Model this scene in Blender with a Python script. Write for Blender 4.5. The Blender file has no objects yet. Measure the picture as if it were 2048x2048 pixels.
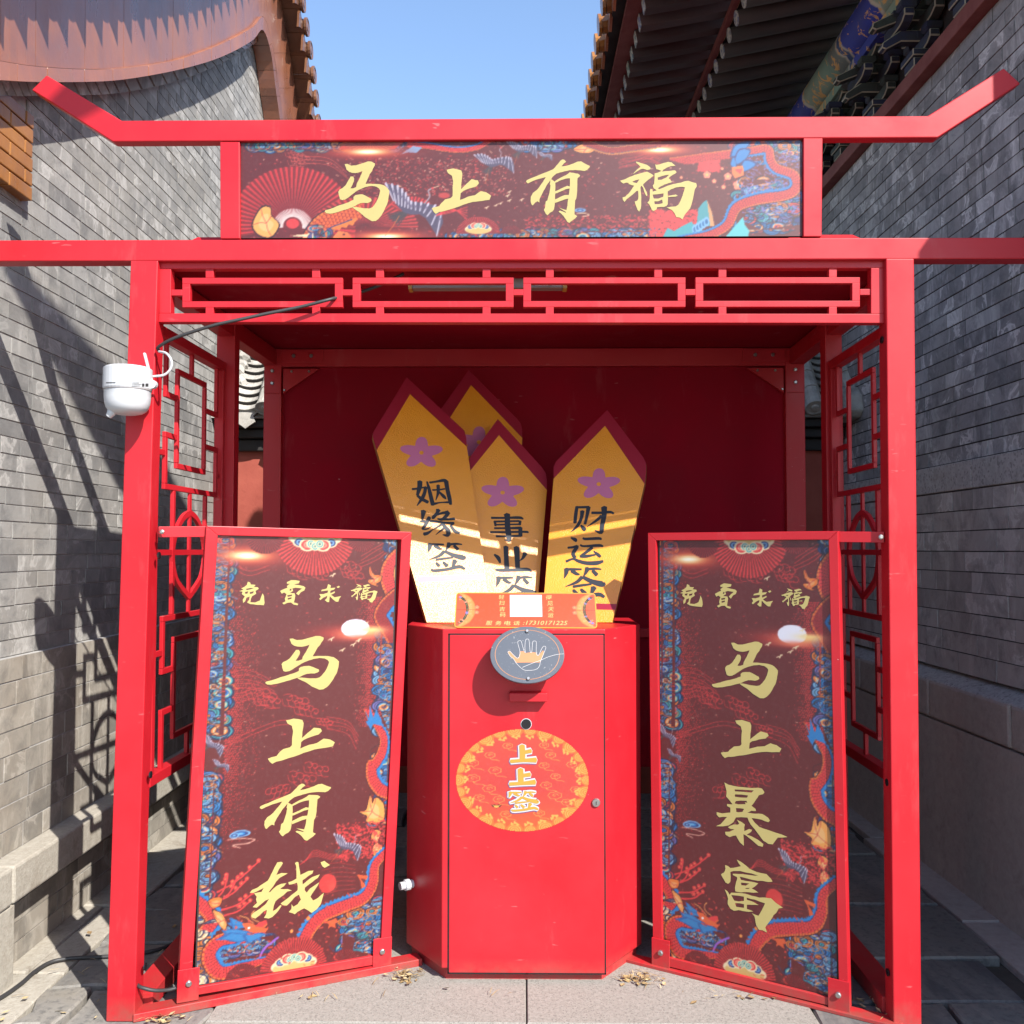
import bpy, math, random
import numpy as np
from mathutils import Vector, Matrix
from mathutils.geometry import tessellate_polygon
random.seed(7); rng = np.random.default_rng(7)
SC = bpy.context.scene; COL = SC.collection
# ------------------------------------------------------------ camera, sky, sun, exposure
F, HC = 1893.0, 1.275                      # focal length in photo pixels, eye height
YAW, PIT = math.atan2(22, F), math.atan2(76, F)
cam = bpy.data.cameras.new('camera'); cam.sensor_width = 36; cam.lens = 36 * F / 2048
cam.clip_start = 0.05; cam.clip_end = 500
camo = bpy.data.objects.new('camera', cam); COL.objects.link(camo)
camo.location = (0, 0, HC); camo.rotation_euler = (math.pi / 2 + PIT, 0, YAW); SC.camera = camo
SUN_AZ, SUN_EL = math.radians(39.0), math.radians(41.0)   # light travels to -X,+Y
sd = Vector((-math.sin(SUN_AZ) * math.cos(SUN_EL), math.cos(SUN_AZ) * math.cos(SUN_EL), -math.sin(SUN_EL)))
sun = bpy.data.lights.new('sun', 'SUN'); sun.energy = 5.0; sun.angle = math.radians(0.5); sun.color = (1, .95, .88)
suno = bpy.data.objects.new('sun', sun); COL.objects.link(suno)
suno.rotation_euler = sd.to_track_quat('-Z', 'Y').to_euler()
W = bpy.data.worlds.new('World'); SC.world = W; W.use_nodes = True
wn = W.node_tree.nodes; wl = W.node_tree.links; wn.clear()
sky = wn.new('ShaderNodeTexSky'); sky.sky_type = 'NISHITA'; sky.sun_disc = False
sky.sun_elevation = SUN_EL; sky.sun_rotation = math.atan2(-sd.x, -sd.y)
sky.air_density = 1.0; sky.dust_density = 0.6; sky.ozone_density = 2.2
bg = wn.new('ShaderNodeBackground'); bg.inputs[1].default_value = 0.15
wo = wn.new('ShaderNodeOutputWorld'); wl.new(sky.outputs[0], bg.inputs[0]); wl.new(bg.outputs[0], wo.inputs[0])
SC.view_settings.view_transform = 'Standard'; SC.view_settings.look = 'None'
SC.view_settings.exposure = 1.05; SC.view_settings.gamma = 1
# ------------------------------------------------------------ survey: a measured point of the photo on a known plane
fw = Vector((-math.sin(YAW) * math.cos(PIT), math.cos(YAW) * math.cos(PIT), math.sin(PIT)))
rt = Vector((math.cos(YAW), math.sin(YAW), 0)); up = rt.cross(fw); EYE = Vector((0, 0, HC))
def ray(px, py): return fw + rt * ((px - 1024) / F) + up * ((1024 - py) / F)
def at(px, py, Y): r = ray(px, py); return EYE + r * (Y / r.y)
def gz(px, py, z=0.0): r = ray(px, py); return EYE + r * ((z - HC) / r.z)
def atX(px, py, X): r = ray(px, py); return EYE + r * (X / r.x)
KW = -0.012                                 # the two side buildings run slightly off the booth's axis
WROT = math.atan(-KW); WM = Matrix.Rotation(WROT, 4, 'Z'); WMI = WM.inverted()
def onwall(px, py, X):                      # point on a side wall, in the walls' own frame
    r = WMI.to_3x3() @ ray(px, py); return EYE + r * (X / r.x)
class Plane:
    def __init__(s, P, U, V):
        s.P = Vector(P); s.U = Vector(U).normalized(); V = Vector(V); s.V = (V - s.U * V.dot(s.U)).normalized(); s.N = s.U.cross(s.V)
        if s.N.y > 0: s.N = -s.N
    def hit(s, px, py):
        r = ray(px, py); return EYE + r * ((s.P - EYE).dot(s.N) / r.dot(s.N))
    def uv(s, px, py): d = s.hit(px, py) - s.P; return (d.dot(s.U), d.dot(s.V))
    def pt(s, u, v, w=0.0): return s.P + s.U * u + s.V * v + s.N * w
# ------------------------------------------------------------ objects
BASE = {}
def mesh_data(name, verts, faces, smooth=False):
    me = bpy.data.meshes.new(name); me.from_pydata([tuple(v) for v in verts], [], [tuple(f) for f in faces])
    if smooth: me.polygons.foreach_set('use_smooth', [True] * len(me.polygons))
    me.update(); return me
def thing(name, label, cat, loc=(0, 0, 0), rotz=0.0, group=None):
    o = bpy.data.objects.new(name, None); COL.objects.link(o); o.empty_display_size = .1
    o.location = loc; o.rotation_euler = (0, 0, rotz)
    o['label'] = label; o['category'] = cat
    if group: o['group'] = group
    BASE[o] = (Matrix.Translation(Vector(loc)) @ Matrix.Rotation(rotz, 4, 'Z')).inverted(); return o
def tag(o, label=None, cat=None, group=None, kind=None):
    if label: o['label'] = label
    if cat: o['category'] = cat
    if group: o['group'] = group
    if kind: o['kind'] = kind
    return o
def obj(name, verts, faces, mat, parent=None, smooth=False, bevel=0.0, label=None, kind=None, local=False):
    if parent is not None and not local:
        B = BASE[parent]; verts = [B @ Vector(v) for v in verts]
    o = bpy.data.objects.new(name, mesh_data(name, verts, faces, smooth)); COL.objects.link(o)
    o.data.materials.append(mat)
    if parent is not None: o.parent = parent; BASE[o] = BASE[parent]
    else: BASE[o] = Matrix.Identity(4)
    if bevel:
        m = o.modifiers.new('bevel', 'BEVEL'); m.width = bevel; m.segments = 2; m.limit_method = 'ANGLE'; m.harden_normals = False
    if label: o['label'] = label
    if kind: o['kind'] = kind
    return o
def inst(name, me, parent, M):              # another object sharing mesh data, placed by a matrix in the parent's frame
    o = bpy.data.objects.new(name, me); COL.objects.link(o)
    if parent is not None: o.parent = parent
    o.matrix_local = M if parent is not None else M
    return o
class MB:
    def __init__(s): s.v = []; s.f = []
    def add(s, vs, fs):
        n = len(s.v); s.v += [Vector(p) for p in vs]; s.f += [tuple(i + n for i in f) for f in fs]; return s
    def hexa(s, p):                         # 8 points: bottom ring 0-3, top ring 4-7
        return s.add(p, [(3, 2, 1, 0), (4, 5, 6, 7), (0, 1, 5, 4), (1, 2, 6, 5), (2, 3, 7, 6), (3, 0, 4, 7)])
    def box(s, x0, x1, y0, y1, z0, z1):
        return s.hexa([(x0, y0, z0), (x1, y0, z0), (x1, y1, z0), (x0, y1, z0), (x0, y0, z1), (x1, y0, z1), (x1, y1, z1), (x0, y1, z1)])
    def prism(s, poly, d):                  # polygon of 3-D points pushed along vector d (concave allowed)
        d = Vector(d); n = len(poly); a = [Vector(p) for p in poly]; b = [p + d for p in a]
        return s.add(a + b, [tuple(range(n)), tuple(range(2 * n - 1, n - 1, -1))] + [(i, i + n, (i + 1) % n + n, (i + 1) % n) for i in range(n)])
    def beam(s, p, q, w, h, upv=(0, 0, 1)): # square bar from p to q, w across, h along upv
        p, q = Vector(p), Vector(q); d = (q - p).normalized(); u = Vector(upv); a = d.cross(u).normalized(); u = a.cross(d)
        a *= w / 2; u *= h / 2
        return s.hexa([p - a - u, p + a - u, q + a - u, q - a - u, p - a + u, p + a + u, q + a + u, q - a + u])
    def tube(s, path, r, n=8, cap=True):
        path = [Vector(p) for p in path]; rings = []; prev = None
        rr = r if hasattr(r, '__len__') else [r] * len(path)
        for i, p in enumerate(path):
            t = (path[min(i + 1, len(path) - 1)] - path[max(i - 1, 0)]).normalized()
            if prev is None: a = t.orthogonal().normalized()
            else: a = (prev - t * prev.dot(t)).normalized()
            prev = a; b = t.cross(a)
            rings.append([p + (a * math.cos(2 * math.pi * k / n) + b * math.sin(2 * math.pi * k / n)) * rr[i] for k in range(n)])
        vs = [p for R in rings for p in R]
        fs = [(i * n + k, i * n + (k + 1) % n, (i + 1) * n + (k + 1) % n, (i + 1) * n + k) for i in range(len(path) - 1) for k in range(n)]
        if cap: fs += [tuple(range(n - 1, -1, -1)), tuple((len(path) - 1) * n + k for k in range(n))]
        return s.add(vs, fs)
    def lathe(s, c, axis, prof, n=24, x0=None):   # prof: (radius, height along axis)
        c = Vector(c); ax = Vector(axis).normalized(); a = Vector(x0).normalized() if x0 else ax.orthogonal().normalized(); b = ax.cross(a)
        vs = [c + ax * h + (a * math.cos(2 * math.pi * k / n) + b * math.sin(2 * math.pi * k / n)) * r for r, h in prof for k in range(n)]
        m = len(prof)
        fs = [(i * n + k, i * n + (k + 1) % n, (i + 1) * n + (k + 1) % n, (i + 1) * n + k) for i in range(m - 1) for k in range(n)]
        fs += [tuple(range(n - 1, -1, -1)), tuple((m - 1) * n + k for k in range(n))]
        return s.add(vs, fs)
    def build(s, name, mat, parent=None, **k): return obj(name, s.v, s.f, mat, parent, **k)
def smooth_path(pts, n=6):                  # Catmull-Rom
    P = [np.array(p, float) for p in pts]; P = [2 * P[0] - P[1]] + P + [2 * P[-1] - P[-2]]; out = []
    for i in range(1, len(P) - 2):
        for k in range(n):
            t = k / n; a, b, c, d = P[i - 1:i + 3]
            out.append(.5 * (2 * b + (c - a) * t + (2 * a - 5 * b + 4 * c - d) * t * t + (3 * b - a - 3 * c + d) * t ** 3))
    out.append(P[-2]); return out
# ------------------------------------------------------------ materials
def lin(c): return tuple(((x / 255) / 12.92 if x / 255 <= .04045 else (((x / 255) + .055) / 1.055) ** 2.4) for x in c)
class Mat:
    def __init__(s, name, rough=.5, spec=.5, metal=0.0):
        s.m = bpy.data.materials.new(name); s.m.use_nodes = True; s.t = s.m.node_tree; s.n = s.t.nodes; s.b = s.n['Principled BSDF']
        s.b.inputs['Roughness'].default_value = rough; s.b.inputs['Metallic'].default_value = metal
        s.b.inputs['Specular IOR Level'].default_value = spec
    def l(s, a, b): s.t.links.new(a, b)
    def pos(s):
        if not hasattr(s, '_p'): s._p = s.n.new('ShaderNodeNewGeometry')
        return s._p.outputs['Position']
    def mapped(s, scale):
        m = s.n.new('ShaderNodeMapping'); m.inputs['Scale'].default_value = scale; s.l(s.pos(), m.inputs[0]); return m.outputs[0]
    def noise(s, scale, detail=4, rough=.55, vec=None, dist=0):
        t = s.n.new('ShaderNodeTexNoise'); t.inputs['Scale'].default_value = scale; t.inputs['Detail'].default_value = detail
        t.inputs['Roughness'].default_value = rough; t.inputs['Distortion'].default_value = dist
        s.l(vec if vec is not None else s.pos(), t.inputs['Vector']); return t.outputs[0]
    def ramp(s, fac, stops):
        r = s.n.new('ShaderNodeValToRGB'); e = r.color_ramp.elements
        while len(e) > len(stops): e.remove(e[-1])
        while len(e) < len(stops): e.new(1)
        for k, (p, c) in enumerate(stops): e[k].position = p; e[k].color = (c[0], c[1], c[2], 1) if hasattr(c, '__len__') else (c, c, c, 1)
        s.l(fac, r.inputs[0]); return r.outputs[0]
    def mix(s, fac, a, b, mode='MIX'):
        x = s.n.new('ShaderNodeMix'); x.data_type = 'RGBA'; x.blend_type = mode
        for v, i in ((fac, 0), (a, 6), (b, 7)):
            if isinstance(v, (int, float)): x.inputs[i].default_value = v
            elif isinstance(v, tuple): x.inputs[i].default_value = (*v, 1)
            else: s.l(v, x.inputs[i])
        return x.outputs[2]
    def math(s, op, a, b=0.0):
        x = s.n.new('ShaderNodeMath'); x.operation = op
        for i, v in enumerate((a, b)):
            if isinstance(v, (int, float)): x.inputs[i].default_value = v
            else: s.l(v, x.inputs[i])
        return x.outputs[0]
    def rnd(s):                             # one random number per piece, joined or not
        g = s.n.new('ShaderNodeNewGeometry'); o = s.n.new('ShaderNodeObjectInfo')
        return s.math('FRACT', s.math('ADD', g.outputs['Random Per Island'], o.outputs['Random']))
    def color(s, v):
        if isinstance(v, tuple): s.b.inputs['Base Color'].default_value = (*v, 1)
        else: s.l(v, s.b.inputs['Base Color'])
        return s
    def roughv(s, v): s.l(v, s.b.inputs['Roughness']); return s
    def bump(s, h, dist=.002, strength=1.0):
        b = s.n.new('ShaderNodeBump'); b.inputs['Distance'].default_value = dist; b.inputs['Strength'].default_value = strength
        s.l(h, b.inputs['Height']); s.l(b.outputs[0], s.b.inputs['Normal']); return s
def red_paint(name, c1, c2, rough=.42, spec=.36):
    m = Mat(name, rough, spec); n = m.noise(3.5, 5, .6); f = m.noise(40, 3)
    c = m.mix(m.ramp(n, [(.35, 0), (.7, 1)]), c1, c2)
    dust = m.ramp(m.noise(9, 6, .7, m.mapped((1, 1, .25))), [(.58, 0), (.78, .16)])
    sc = m.ramp(m.noise(70, 2, .5, m.mapped((.25, .25, 1))), [(.70, 0), (.75, .3)])
    c = m.mix(dust, c, (.50, .20, .19)); c = m.mix(m.math('MULTIPLY', sc, m.ramp(m.noise(4, 2), [(.5, 0), (.62, 1)])), c, (.55, .25, .24))
    chip = m.ramp(m.noise(55, 3, .7), [(.735, 0), (.75, .8)]); c = m.mix(m.math('MULTIPLY', chip, m.ramp(m.noise(5, 3), [(.52, 0), (.6, 1)])), c, (.55, .40, .38))
    sx = m.n.new('ShaderNodeSeparateXYZ'); m.l(m.pos(), sx.inputs[0])
    foot = m.math('MULTIPLY', m.ramp(sx.outputs[2], [(0, .8), (.07, 0)]), m.ramp(m.noise(16, 6, .7), [(.35, .1), (.65, 1)])); c = m.mix(foot, c, (.17, .075, .055))
    h = m.mix(.6, f, m.noise(2.2, 1)); m.color(c).roughv(m.ramp(n, [(.3, rough - .10), (.7, rough + .14)])).bump(h, .0009, .3); return m.m
M = {}
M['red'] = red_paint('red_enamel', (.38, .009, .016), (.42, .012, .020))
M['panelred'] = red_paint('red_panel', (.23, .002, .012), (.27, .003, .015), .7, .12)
m = Mat('steel_bolt', .3, .5, .9); m.color(m.mix(m.noise(60, 3), (.30, .29, .28), (.48, .47, .46))); M['steel'] = m.m
m = Mat('white_plastic', .35); m.color(m.mix(m.noise(12, 4), (.42, .43, .45), (.47, .475, .49))); M['white'] = m.m
m = Mat('black_rubber', .55); m.color(m.mix(m.noise(30, 3), (.018, .018, .02), (.035, .034, .034))); M['black'] = m.m
m = Mat('lens_dark', .08); m.color(m.mix(m.noise(30, 3), (.008, .008, .01), (.014, .014, .016))); M['lens'] = m.m
def brick_mat(name, dark, mid, light, stain, tint, dkk=.8, rk=1.0):
    m = Mat(name, .88, .25); r = m.rnd(); n = m.noise(26, 7, .68); big = m.noise(2.2, 5, .6)
    va = m.n.new('ShaderNodeVectorMath'); va.operation = 'ADD'; cx = m.n.new('ShaderNodeCombineXYZ'); k = m.math('MULTIPLY', r, 57.0)
    for i in range(3): m.l(k, cx.inputs[i])
    m.l(m.pos(), va.inputs[0]); m.l(cx.outputs[0], va.inputs[1]); own_ = va.outputs[0]
    st = m.noise(9, 7, .7, m.mapped((1, 1, .35)), .8)
    c = m.ramp(r, [(0, dark), (.25, mid), (.6, mid), (1, light)])
    c = m.mix(m.ramp(n, [(.3, 0), (.75, .75)]), c, m.mix(.5, c, light))
    c = m.mix(m.ramp(big, [(.42, 0), (.66, .55)]), c, tint)
    c = m.mix(m.ramp(st, [(.52, 0), (.70, .6)]), c, stain)
    dk = m.ramp(m.noise(8, 7, .72, own_, .5), [(.34, dkk), (.50, 0)])
    c = m.mix(dk, c, dark)
    ring = m.ramp(m.noise(8, 5, .6, own_, .5), [(.53, 0), (.565, .75 * rk), (.62, .18 * rk), (.70, .45 * rk)])
    c = m.mix(m.math('MULTIPLY', ring, m.ramp(m.math('FRACT', m.math('MULTIPLY', r, 7.31)), [(.45, .1), (.6, 1)])), c, stain)
    m.color(c).bump(m.mix(.5, n, m.noise(120, 3)), .002, .6); return m.m
M['brickL'] = brick_mat('grey_brick_sunny', (.122, .120, .118), (.203, .198, .188), (.268, .261, .249), (.44, .428, .405), (.24, .222, .195), .75, .8)
M['brickLow'] = brick_mat('warm_low_brick', (.12, .112, .10), (.225, .205, .175), (.30, .275, .235), (.42, .39, .34), (.21, .17, .125), .6, .6)
M['brickRL'] = brick_mat('brown_grey_block', (.23, .215, .21), (.36, .335, .325), (.46, .43, .415), (.60, .575, .56), (.38, .33, .30))
M['brickR'] = brick_mat('grey_brick_old', (.14, .142, .15), (.24, .24, .25), (.35, .35, .358), (.66, .66, .66), (.25, .235, .22))
def stone_mat(name, c1, c2, spot, sc=60, rough=.85, stainc=(.12, .09, .06), st=.5, spotk=.8):
    m = Mat(name, rough, .3); n = m.noise(sc, 6, .7); v = m.n.new('ShaderNodeTexVoronoi'); v.inputs['Scale'].default_value = sc * 3
    m.l(m.pos(), v.inputs['Vector'])
    c = m.mix(m.ramp(n, [(.3, 0), (.7, 1)]), c1, c2); c = m.mix(m.ramp(v.outputs['Color'], [(.12, spotk), (.36, 0)]), c, spot)
    c = m.mix(m.ramp(m.noise(7, 6, .7, None, .6), [(.58, 0), (.72, st)]), c, stainc)
    r = m.rnd(); c = m.mix(m.ramp(r, [(0, .22), (1, 0)]), c, m.mix(.5, c, c1))
    m.color(c).bump(m.mix(.5, n, v.outputs['Distance']), .003, .5); return m.m
M['ledge'] = stone_mat('pale_stone', (.265, .24, .20), (.365, .34, .29), (.18, .155, .12), 45, .88, (.13, .09, .055), .5, .25)
M['plinth'] = stone_mat('brown_stone', (.35, .30, .27), (.44, .38, .345), (.29, .245, .22), 25, .85, (.17, .13, .115), .4, .3)
M['bandst'] = stone_mat('speckled_stone', (.34, .33, .325), (.50, .485, .475), (.22, .21, .21), 40)
M['granite'] = stone_mat('speckled_granite', (.20, .186, .165), (.295, .277, .25), (.10, .094, .085), 85, .85, (.165, .148, .128), .5, .55)
m = Mat('slate', .62, .35); r = m.rnd(); n = m.noise(5, 7, .7, m.mapped((1, .35, 1)), .9); f = m.noise(45, 5, .65)
c = m.ramp(r, [(0, (.09, .092, .095)), (.6, (.14, .137, .132)), (1, (.18, .17, .155))]); c = m.mix(m.ramp(n, [(.42, 0), (.68, .8)]), c, (.26, .24, .21)); c = m.mix(m.ramp(f, [(.35, .55), (.5, 0)]), c, (.07, .07, .07))
c = m.mix(m.ramp(m.noise(3, 5, .6), [(.55, 0), (.7, .4)]), c, (.22, .19, .14)); m.color(c).bump(m.mix(.4, n, f), .006, .7); M['slate'] = m.m
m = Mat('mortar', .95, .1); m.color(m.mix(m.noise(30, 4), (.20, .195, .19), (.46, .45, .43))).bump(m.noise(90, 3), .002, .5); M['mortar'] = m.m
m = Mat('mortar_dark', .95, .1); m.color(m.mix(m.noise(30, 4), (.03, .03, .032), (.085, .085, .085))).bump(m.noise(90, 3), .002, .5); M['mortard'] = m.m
m = Mat('soil_joint', .95, .1); m.color(m.mix(m.noise(14, 5), (.05, .045, .04), (.13, .115, .095))).bump(m.noise(70, 4), .004, .6); M['soil'] = m.m
def glaze(name, c1, c2, c3, rough=.22):
    m = Mat(name, rough, .45 if 'amber' in name else .7); m.b.inputs['Coat Weight'].default_value = .05 if 'amber' in name else .2; m.b.inputs['Coat Roughness'].default_value = .12; r = m.rnd(); n = m.noise(6, 6, .65, m.mapped((1, 1, .4)))
    c = m.mix(m.ramp(n, [(.3, 0), (.7, 1)]), c1, c2); c = m.mix(m.ramp(r, [(0, .3), (1, 0)]), c, c3); c = m.mix(m.ramp(m.noise(2.6, 6, .68, None, .6), [(.44, 0), (.66, .75)]), c, (.17, .072, .055) if 'brown' in name else c3)
    g = m.ramp(m.noise(28, 6, .7), [(.55, 0), (.75, .45)]); c = m.mix(g, c, (.16, .11, .085))
    m.color(c).roughv(m.ramp(n, [(.3, rough), (.75, rough + .25)])).bump(m.noise(22, 4), .002, .5); return m.m
M['glaze'] = glaze('brown_glaze', (.21, .075, .038), (.30, .115, .062), (.20, .07, .018))
M['verge'] = glaze('dark_verge_glaze', (.11, .045, .022), (.20, .08, .03), (.07, .032, .02))
M['amber'] = glaze('amber_glaze', (.27, .105, .016), (.36, .15, .026), (.17, .06, .014))
m = Mat('red_plaster', .9, .2); m.color(m.mix(m.ramp(m.noise(4, 6, .65), [(.3, 0), (.7, 1)]), (.24, .055, .04), (.33, .085, .06))).bump(m.noise(40, 5), .003, .5); M['plaster'] = m.m
m = Mat('pale_tile', .85, .25); n = m.noise(9, 7, .7, None, .5)
m.color(m.ramp(n, [(.3, (.16, .15, .135)), (.55, (.34, .325, .295)), (.75, (.43, .41, .38))])).bump(m.noise(50, 4), .003, .6); M['tile'] = m.m
m = Mat('dark_wood', .8, .2); m.color(m.mix(m.noise(12, 5), (.020, .018, .018), (.05, .045, .042))); M['dark'] = m.m
m = Mat('rafter_paint', .7, .3); r = m.rnd(); n = m.noise(7, 6, .65, m.mapped((.3, 1, 1)))
m.color(m.mix(m.ramp(n, [(.35, 0), (.7, .7)]), m.ramp(r, [(0, (.060, .026, .024)), (1, (.10, .046, .042))]), (.075, .078, .082))).bump(n, .003, .4); M['rafter'] = m.m
m = Mat('soffit_board', .85, .2); n = m.noise(6, 6, .7, m.mapped((.4, 1, 1))); m.color(m.mix(n, (.030, .014, .014), (.06, .03, .028))); M['soffit'] = m.m
m = Mat('old_red_wood', .75, .25); n = m.noise(6, 6, .7); m.color(m.mix(m.ramp(n, [(.35, 0), (.7, 1)]), (.17, .045, .042), (.24, .085, .075))).bump(n, .003, .4); M['oldred'] = m.m
m = Mat('round_rafter_paint', .75, .3); n = m.noise(7, 6, .65, m.mapped((.3, 1, 1))); m.color(m.mix(m.ramp(n, [(.35, 0), (.7, .8)]), m.ramp(m.rnd(), [(0, (.035, .040, .040)), (1, (.070, .076, .078))]), (.085, .06, .055))).bump(n, .003, .4); M['rrafter'] = m.m
m = Mat('painted_beam', .7, .3); sx = m.n.new('ShaderNodeSeparateXYZ'); m.l(m.pos(), sx.inputs[0])
seg = m.math('FRACT', m.math('ADD', m.math('MULTIPLY', sx.outputs[1], 1.05), m.math('MULTIPLY', m.math('PINGPONG', m.math('MULTIPLY', sx.outputs[0], 6.0), .5), .16)))
c = m.ramp(seg, [(0, (.16, .27, .22)), (.40, (.24, .30, .24)), (.415, (.45, .43, .36)), (.43, (.45, .43, .36)), (.44, (.035, .05, .30)), (.80, (.045, .065, .34)), (.815, (.45, .43, .36)), (.83, (.05, .09, .20)), (.86, (.05, .09, .20)), (.87, (.45, .43, .36)), (.89, (.15, .18, .17))])
g_ = m.ramp(m.noise(13, 5, .6, None, 1.2), [(.57, 0), (.60, .85)]); c = m.mix(g_, c, (.62, .36, .12)); c = m.mix(m.ramp(m.noise(5, 6, .7), [(.5, 0), (.75, .35)]), c, (.07, .068, .06)); m.color(c); M['beamblue'] = m.m
m = Mat('painted_bracket', .7, .3); n = m.noise(9, 4, .5, None, 1.2); c = m.mix(m.ramp(m.rnd(), [(.45, 0), (.55, 1)]), (.030, .036, .075), (.045, .060, .055)); c = m.mix(m.ramp(n, [(.40, 0), (.6, .7)]), c, (.035, .035, .033)); m.color(c).bump(n, .003, .3); M['bracket'] = m.m
m = Mat('bracket_edge', .7, .3); m.color(m.mix(m.noise(20, 4), (.20, .185, .14), (.38, .36, .29))); M['bedge'] = m.m
m = Mat('rafter_end', .7, .3); m.color(m.mix(m.ramp(m.noise(55, 4, .6), [(.45, 0), (.55, 1)]), m.ramp(m.rnd(), [(0, (.12, .20, .16)), (.5, (.15, .17, .30)), (1, (.25, .26, .22))]), (.42, .42, .38))); M['rend'] = m.m
m = Mat('dry_leaf', .8, .2); m.color(m.ramp(m.rnd(), [(0, (.16, .10, .05)), (.5, (.32, .23, .11)), (1, (.45, .37, .22))])); M['leaf'] = m.m
def flat(name, c, rough=.45, spec=.45, var=.12):
    m = Mat(name, rough, spec); d = tuple(x * (1 - var) for x in c); m.color(m.mix(m.noise(20, 4), d, c)); return m.m
M['gold'] = flat('gold_print', (.37, .305, .11), .45)
M['ink'] = flat('ink_print', (.022, .026, .036), .6, .35)
M['pink'] = flat('pink_print', (.52, .15, .28), .5)
M['white_print'] = flat('white_print', (.42, .41, .42), .45, .45, .04)
M['violet'] = flat('violet_print', (.16, .07, .17), .45)
M['yellow'] = flat('yellow_print', (.40, .225, .035), .4)
M['peach'] = flat('peach_print', (.40, .17, .07), .4)
M['cap'] = flat('stick_cap', (.28, .012, .03), .38)
m = Mat('stick_yellow', .34, .9); m.b.inputs['Coat Weight'].default_value = .06; m.b.inputs['Coat Roughness'].default_value = .36; n = m.noise(330, 2); m.color(m.mix(m.ramp(m.noise(6, 4), [(.3, 0), (.7, 1)]), (.70, .255, .007), (.76, .29, .011))); m.bump(n, .0016, .9); M['stick'] = m.m
M['stickside'] = flat('stick_side', (.35, .14, .03), .5)
m = Mat('grey_plate', .30, .5); m.color(m.mix(m.ramp(m.noise(160, 2), [(.66, 0), (.72, .5)]), m.mix(m.noise(9, 4), (.060, .068, .085), (.078, .087, .105)), (.3, .3, .3))); M['plate'] = m.m
def print_mat(name, rough=.44):
    m = Mat(name, rough, .6); a = m.n.new('ShaderNodeVertexColor'); a.layer_name = 'ink'
    m.color(m.mix(m.ramp(m.noise(90, 3), [(.5, 0), (.8, .03)]), a.outputs[0], (.4, .3, .3))); return m.m
M['print'] = print_mat('printed_film'); M['print2'] = print_mat('printed_sticker', .4)
# ------------------------------------------------------------ ground
g = obj('ground', [(-60, -30, -.03), (60, -30, -.03), (60, 120, -.03), (-60, 120, -.03)], [(0, 1, 2, 3)], M['soil'])
tag(g, kind='structure')
def slab_poly(pts, z0, z1, bev=.006):
    """a paving slab from a flat outline, with a small worn arris"""
    n = len(pts); c = Vector((sum(p[0] for p in pts) / n, sum(p[1] for p in pts) / n, 0)); vs = []
    for z, s in ((z0, 0), (z1 - bev, 0), (z1, bev)):
        for p in pts:
            q = Vector((p[0], p[1], 0)); d = (c - q).normalized() * s; vs.append((q.x + d.x, q.y + d.y, z))
    fs = [tuple(2 * n + i for i in range(n))] + [(k * n + i, k * n + (i + 1) % n, (k + 1) * n + (i + 1) % n, (k + 1) * n + i) for k in (0, 1) for i in range(n)]
    return vs, fs
def inset(pts, d):
    n = len(pts); c = np.mean(np.array(pts), 0); out = []
    for i in range(n):
        a, b, e = (np.array(pts[j % n]) for j in (i - 1, i, i + 1))
        u = (b - a) / np.linalg.norm(b - a); v = (e - b) / np.linalg.norm(e - b)
        nu = np.array([-u[1], u[0]]); nv = np.array([-v[1], v[0]]); k = nu + nv; k /= max(1e-6, 1 + nu @ nv)
        out.append(tuple(b + k * d))
    return out
def slabs(x0, x1, y0, y1, sx, sy, mat, jit, gap, zj, name='paving_slab', skip=None, sub=3):
    ys = []; y = y0
    while y < y1 - .05: ys.append(y); y += sy * random.uniform(.75, 1.3)
    ys.append(y1)
    for j in range(len(ys) - 1):
        x = x0 - random.uniform(0, sx) * (jit > 0); row = []
        while x < x1 - .05: row.append(x); x += sx * random.uniform(.7, 1.35) if jit > 0 else sx
        row = [max(x0, r) for r in row] + [x1]
        for i in range(len(row) - 1):
            a, b, c, d = row[i], row[i + 1], ys[j], ys[j + 1]
            if b - a < .08: continue
            if skip and skip((a + b) / 2, (c + d) / 2): continue
            P = [(a, c), (b, c), (b, d), (a, d)]
            P = inset(P, gap / 2); Q = []
            for k in range(4):
                p, q = P[k], P[(k + 1) % 4]
                for t in range(sub):
                    f = t / sub; w = jit if 0 < t else jit * .5
                    Q.append((p[0] + (q[0] - p[0]) * f + random.uniform(-w, w), p[1] + (q[1] - p[1]) * f + random.uniform(-w, w)))
            vs, fs = slab_poly(Q, -.028, random.uniform(-zj, zj)); obj(name, vs, fs, mat, g)
# smooth granite apron in front, seam on the booth's centre line
for xa, xb in ((-.86, .0075), (.0105, .80)):
    for ya, yb in ((1.9, 2.60), (2.606, 3.32)):
        vs, fs = slab_poly([(xa, ya), (xb, ya), (xb, yb), (xa, yb)], -.028, .001, .004); obj('granite_slab', vs, fs, M['granite'], g)
slabs(-1.38, -.866, 1.7, 8.6, .44, .30, M['slate'], .020, .016, .006)
slabs(.806, 1.50, 1.7, 8.6, .50, .36, M['slate'], .014, .014, .005)
slabs(-.862, .80, 3.33, 8.6, .5, .36, M['slate'], .012, .014, .004)
slabs(-1.60, -1.385, 1.7, 8.6, .23, .62, M['ledge'], .004, .008, .003, 'border_stone')
slabs(1.505, 1.70, 1.7, 8.6, .22, .8, M['plinth'], .003, .008, .002, 'border_stone')
fc = obj('forecourt', [(-9, -12, -.006), (9, -12, -.006), (9, 1.69, -.006), (-9, 1.69, -.006)], [(0, 1, 2, 3)], M['granite']); tag(fc, kind='structure')
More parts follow.
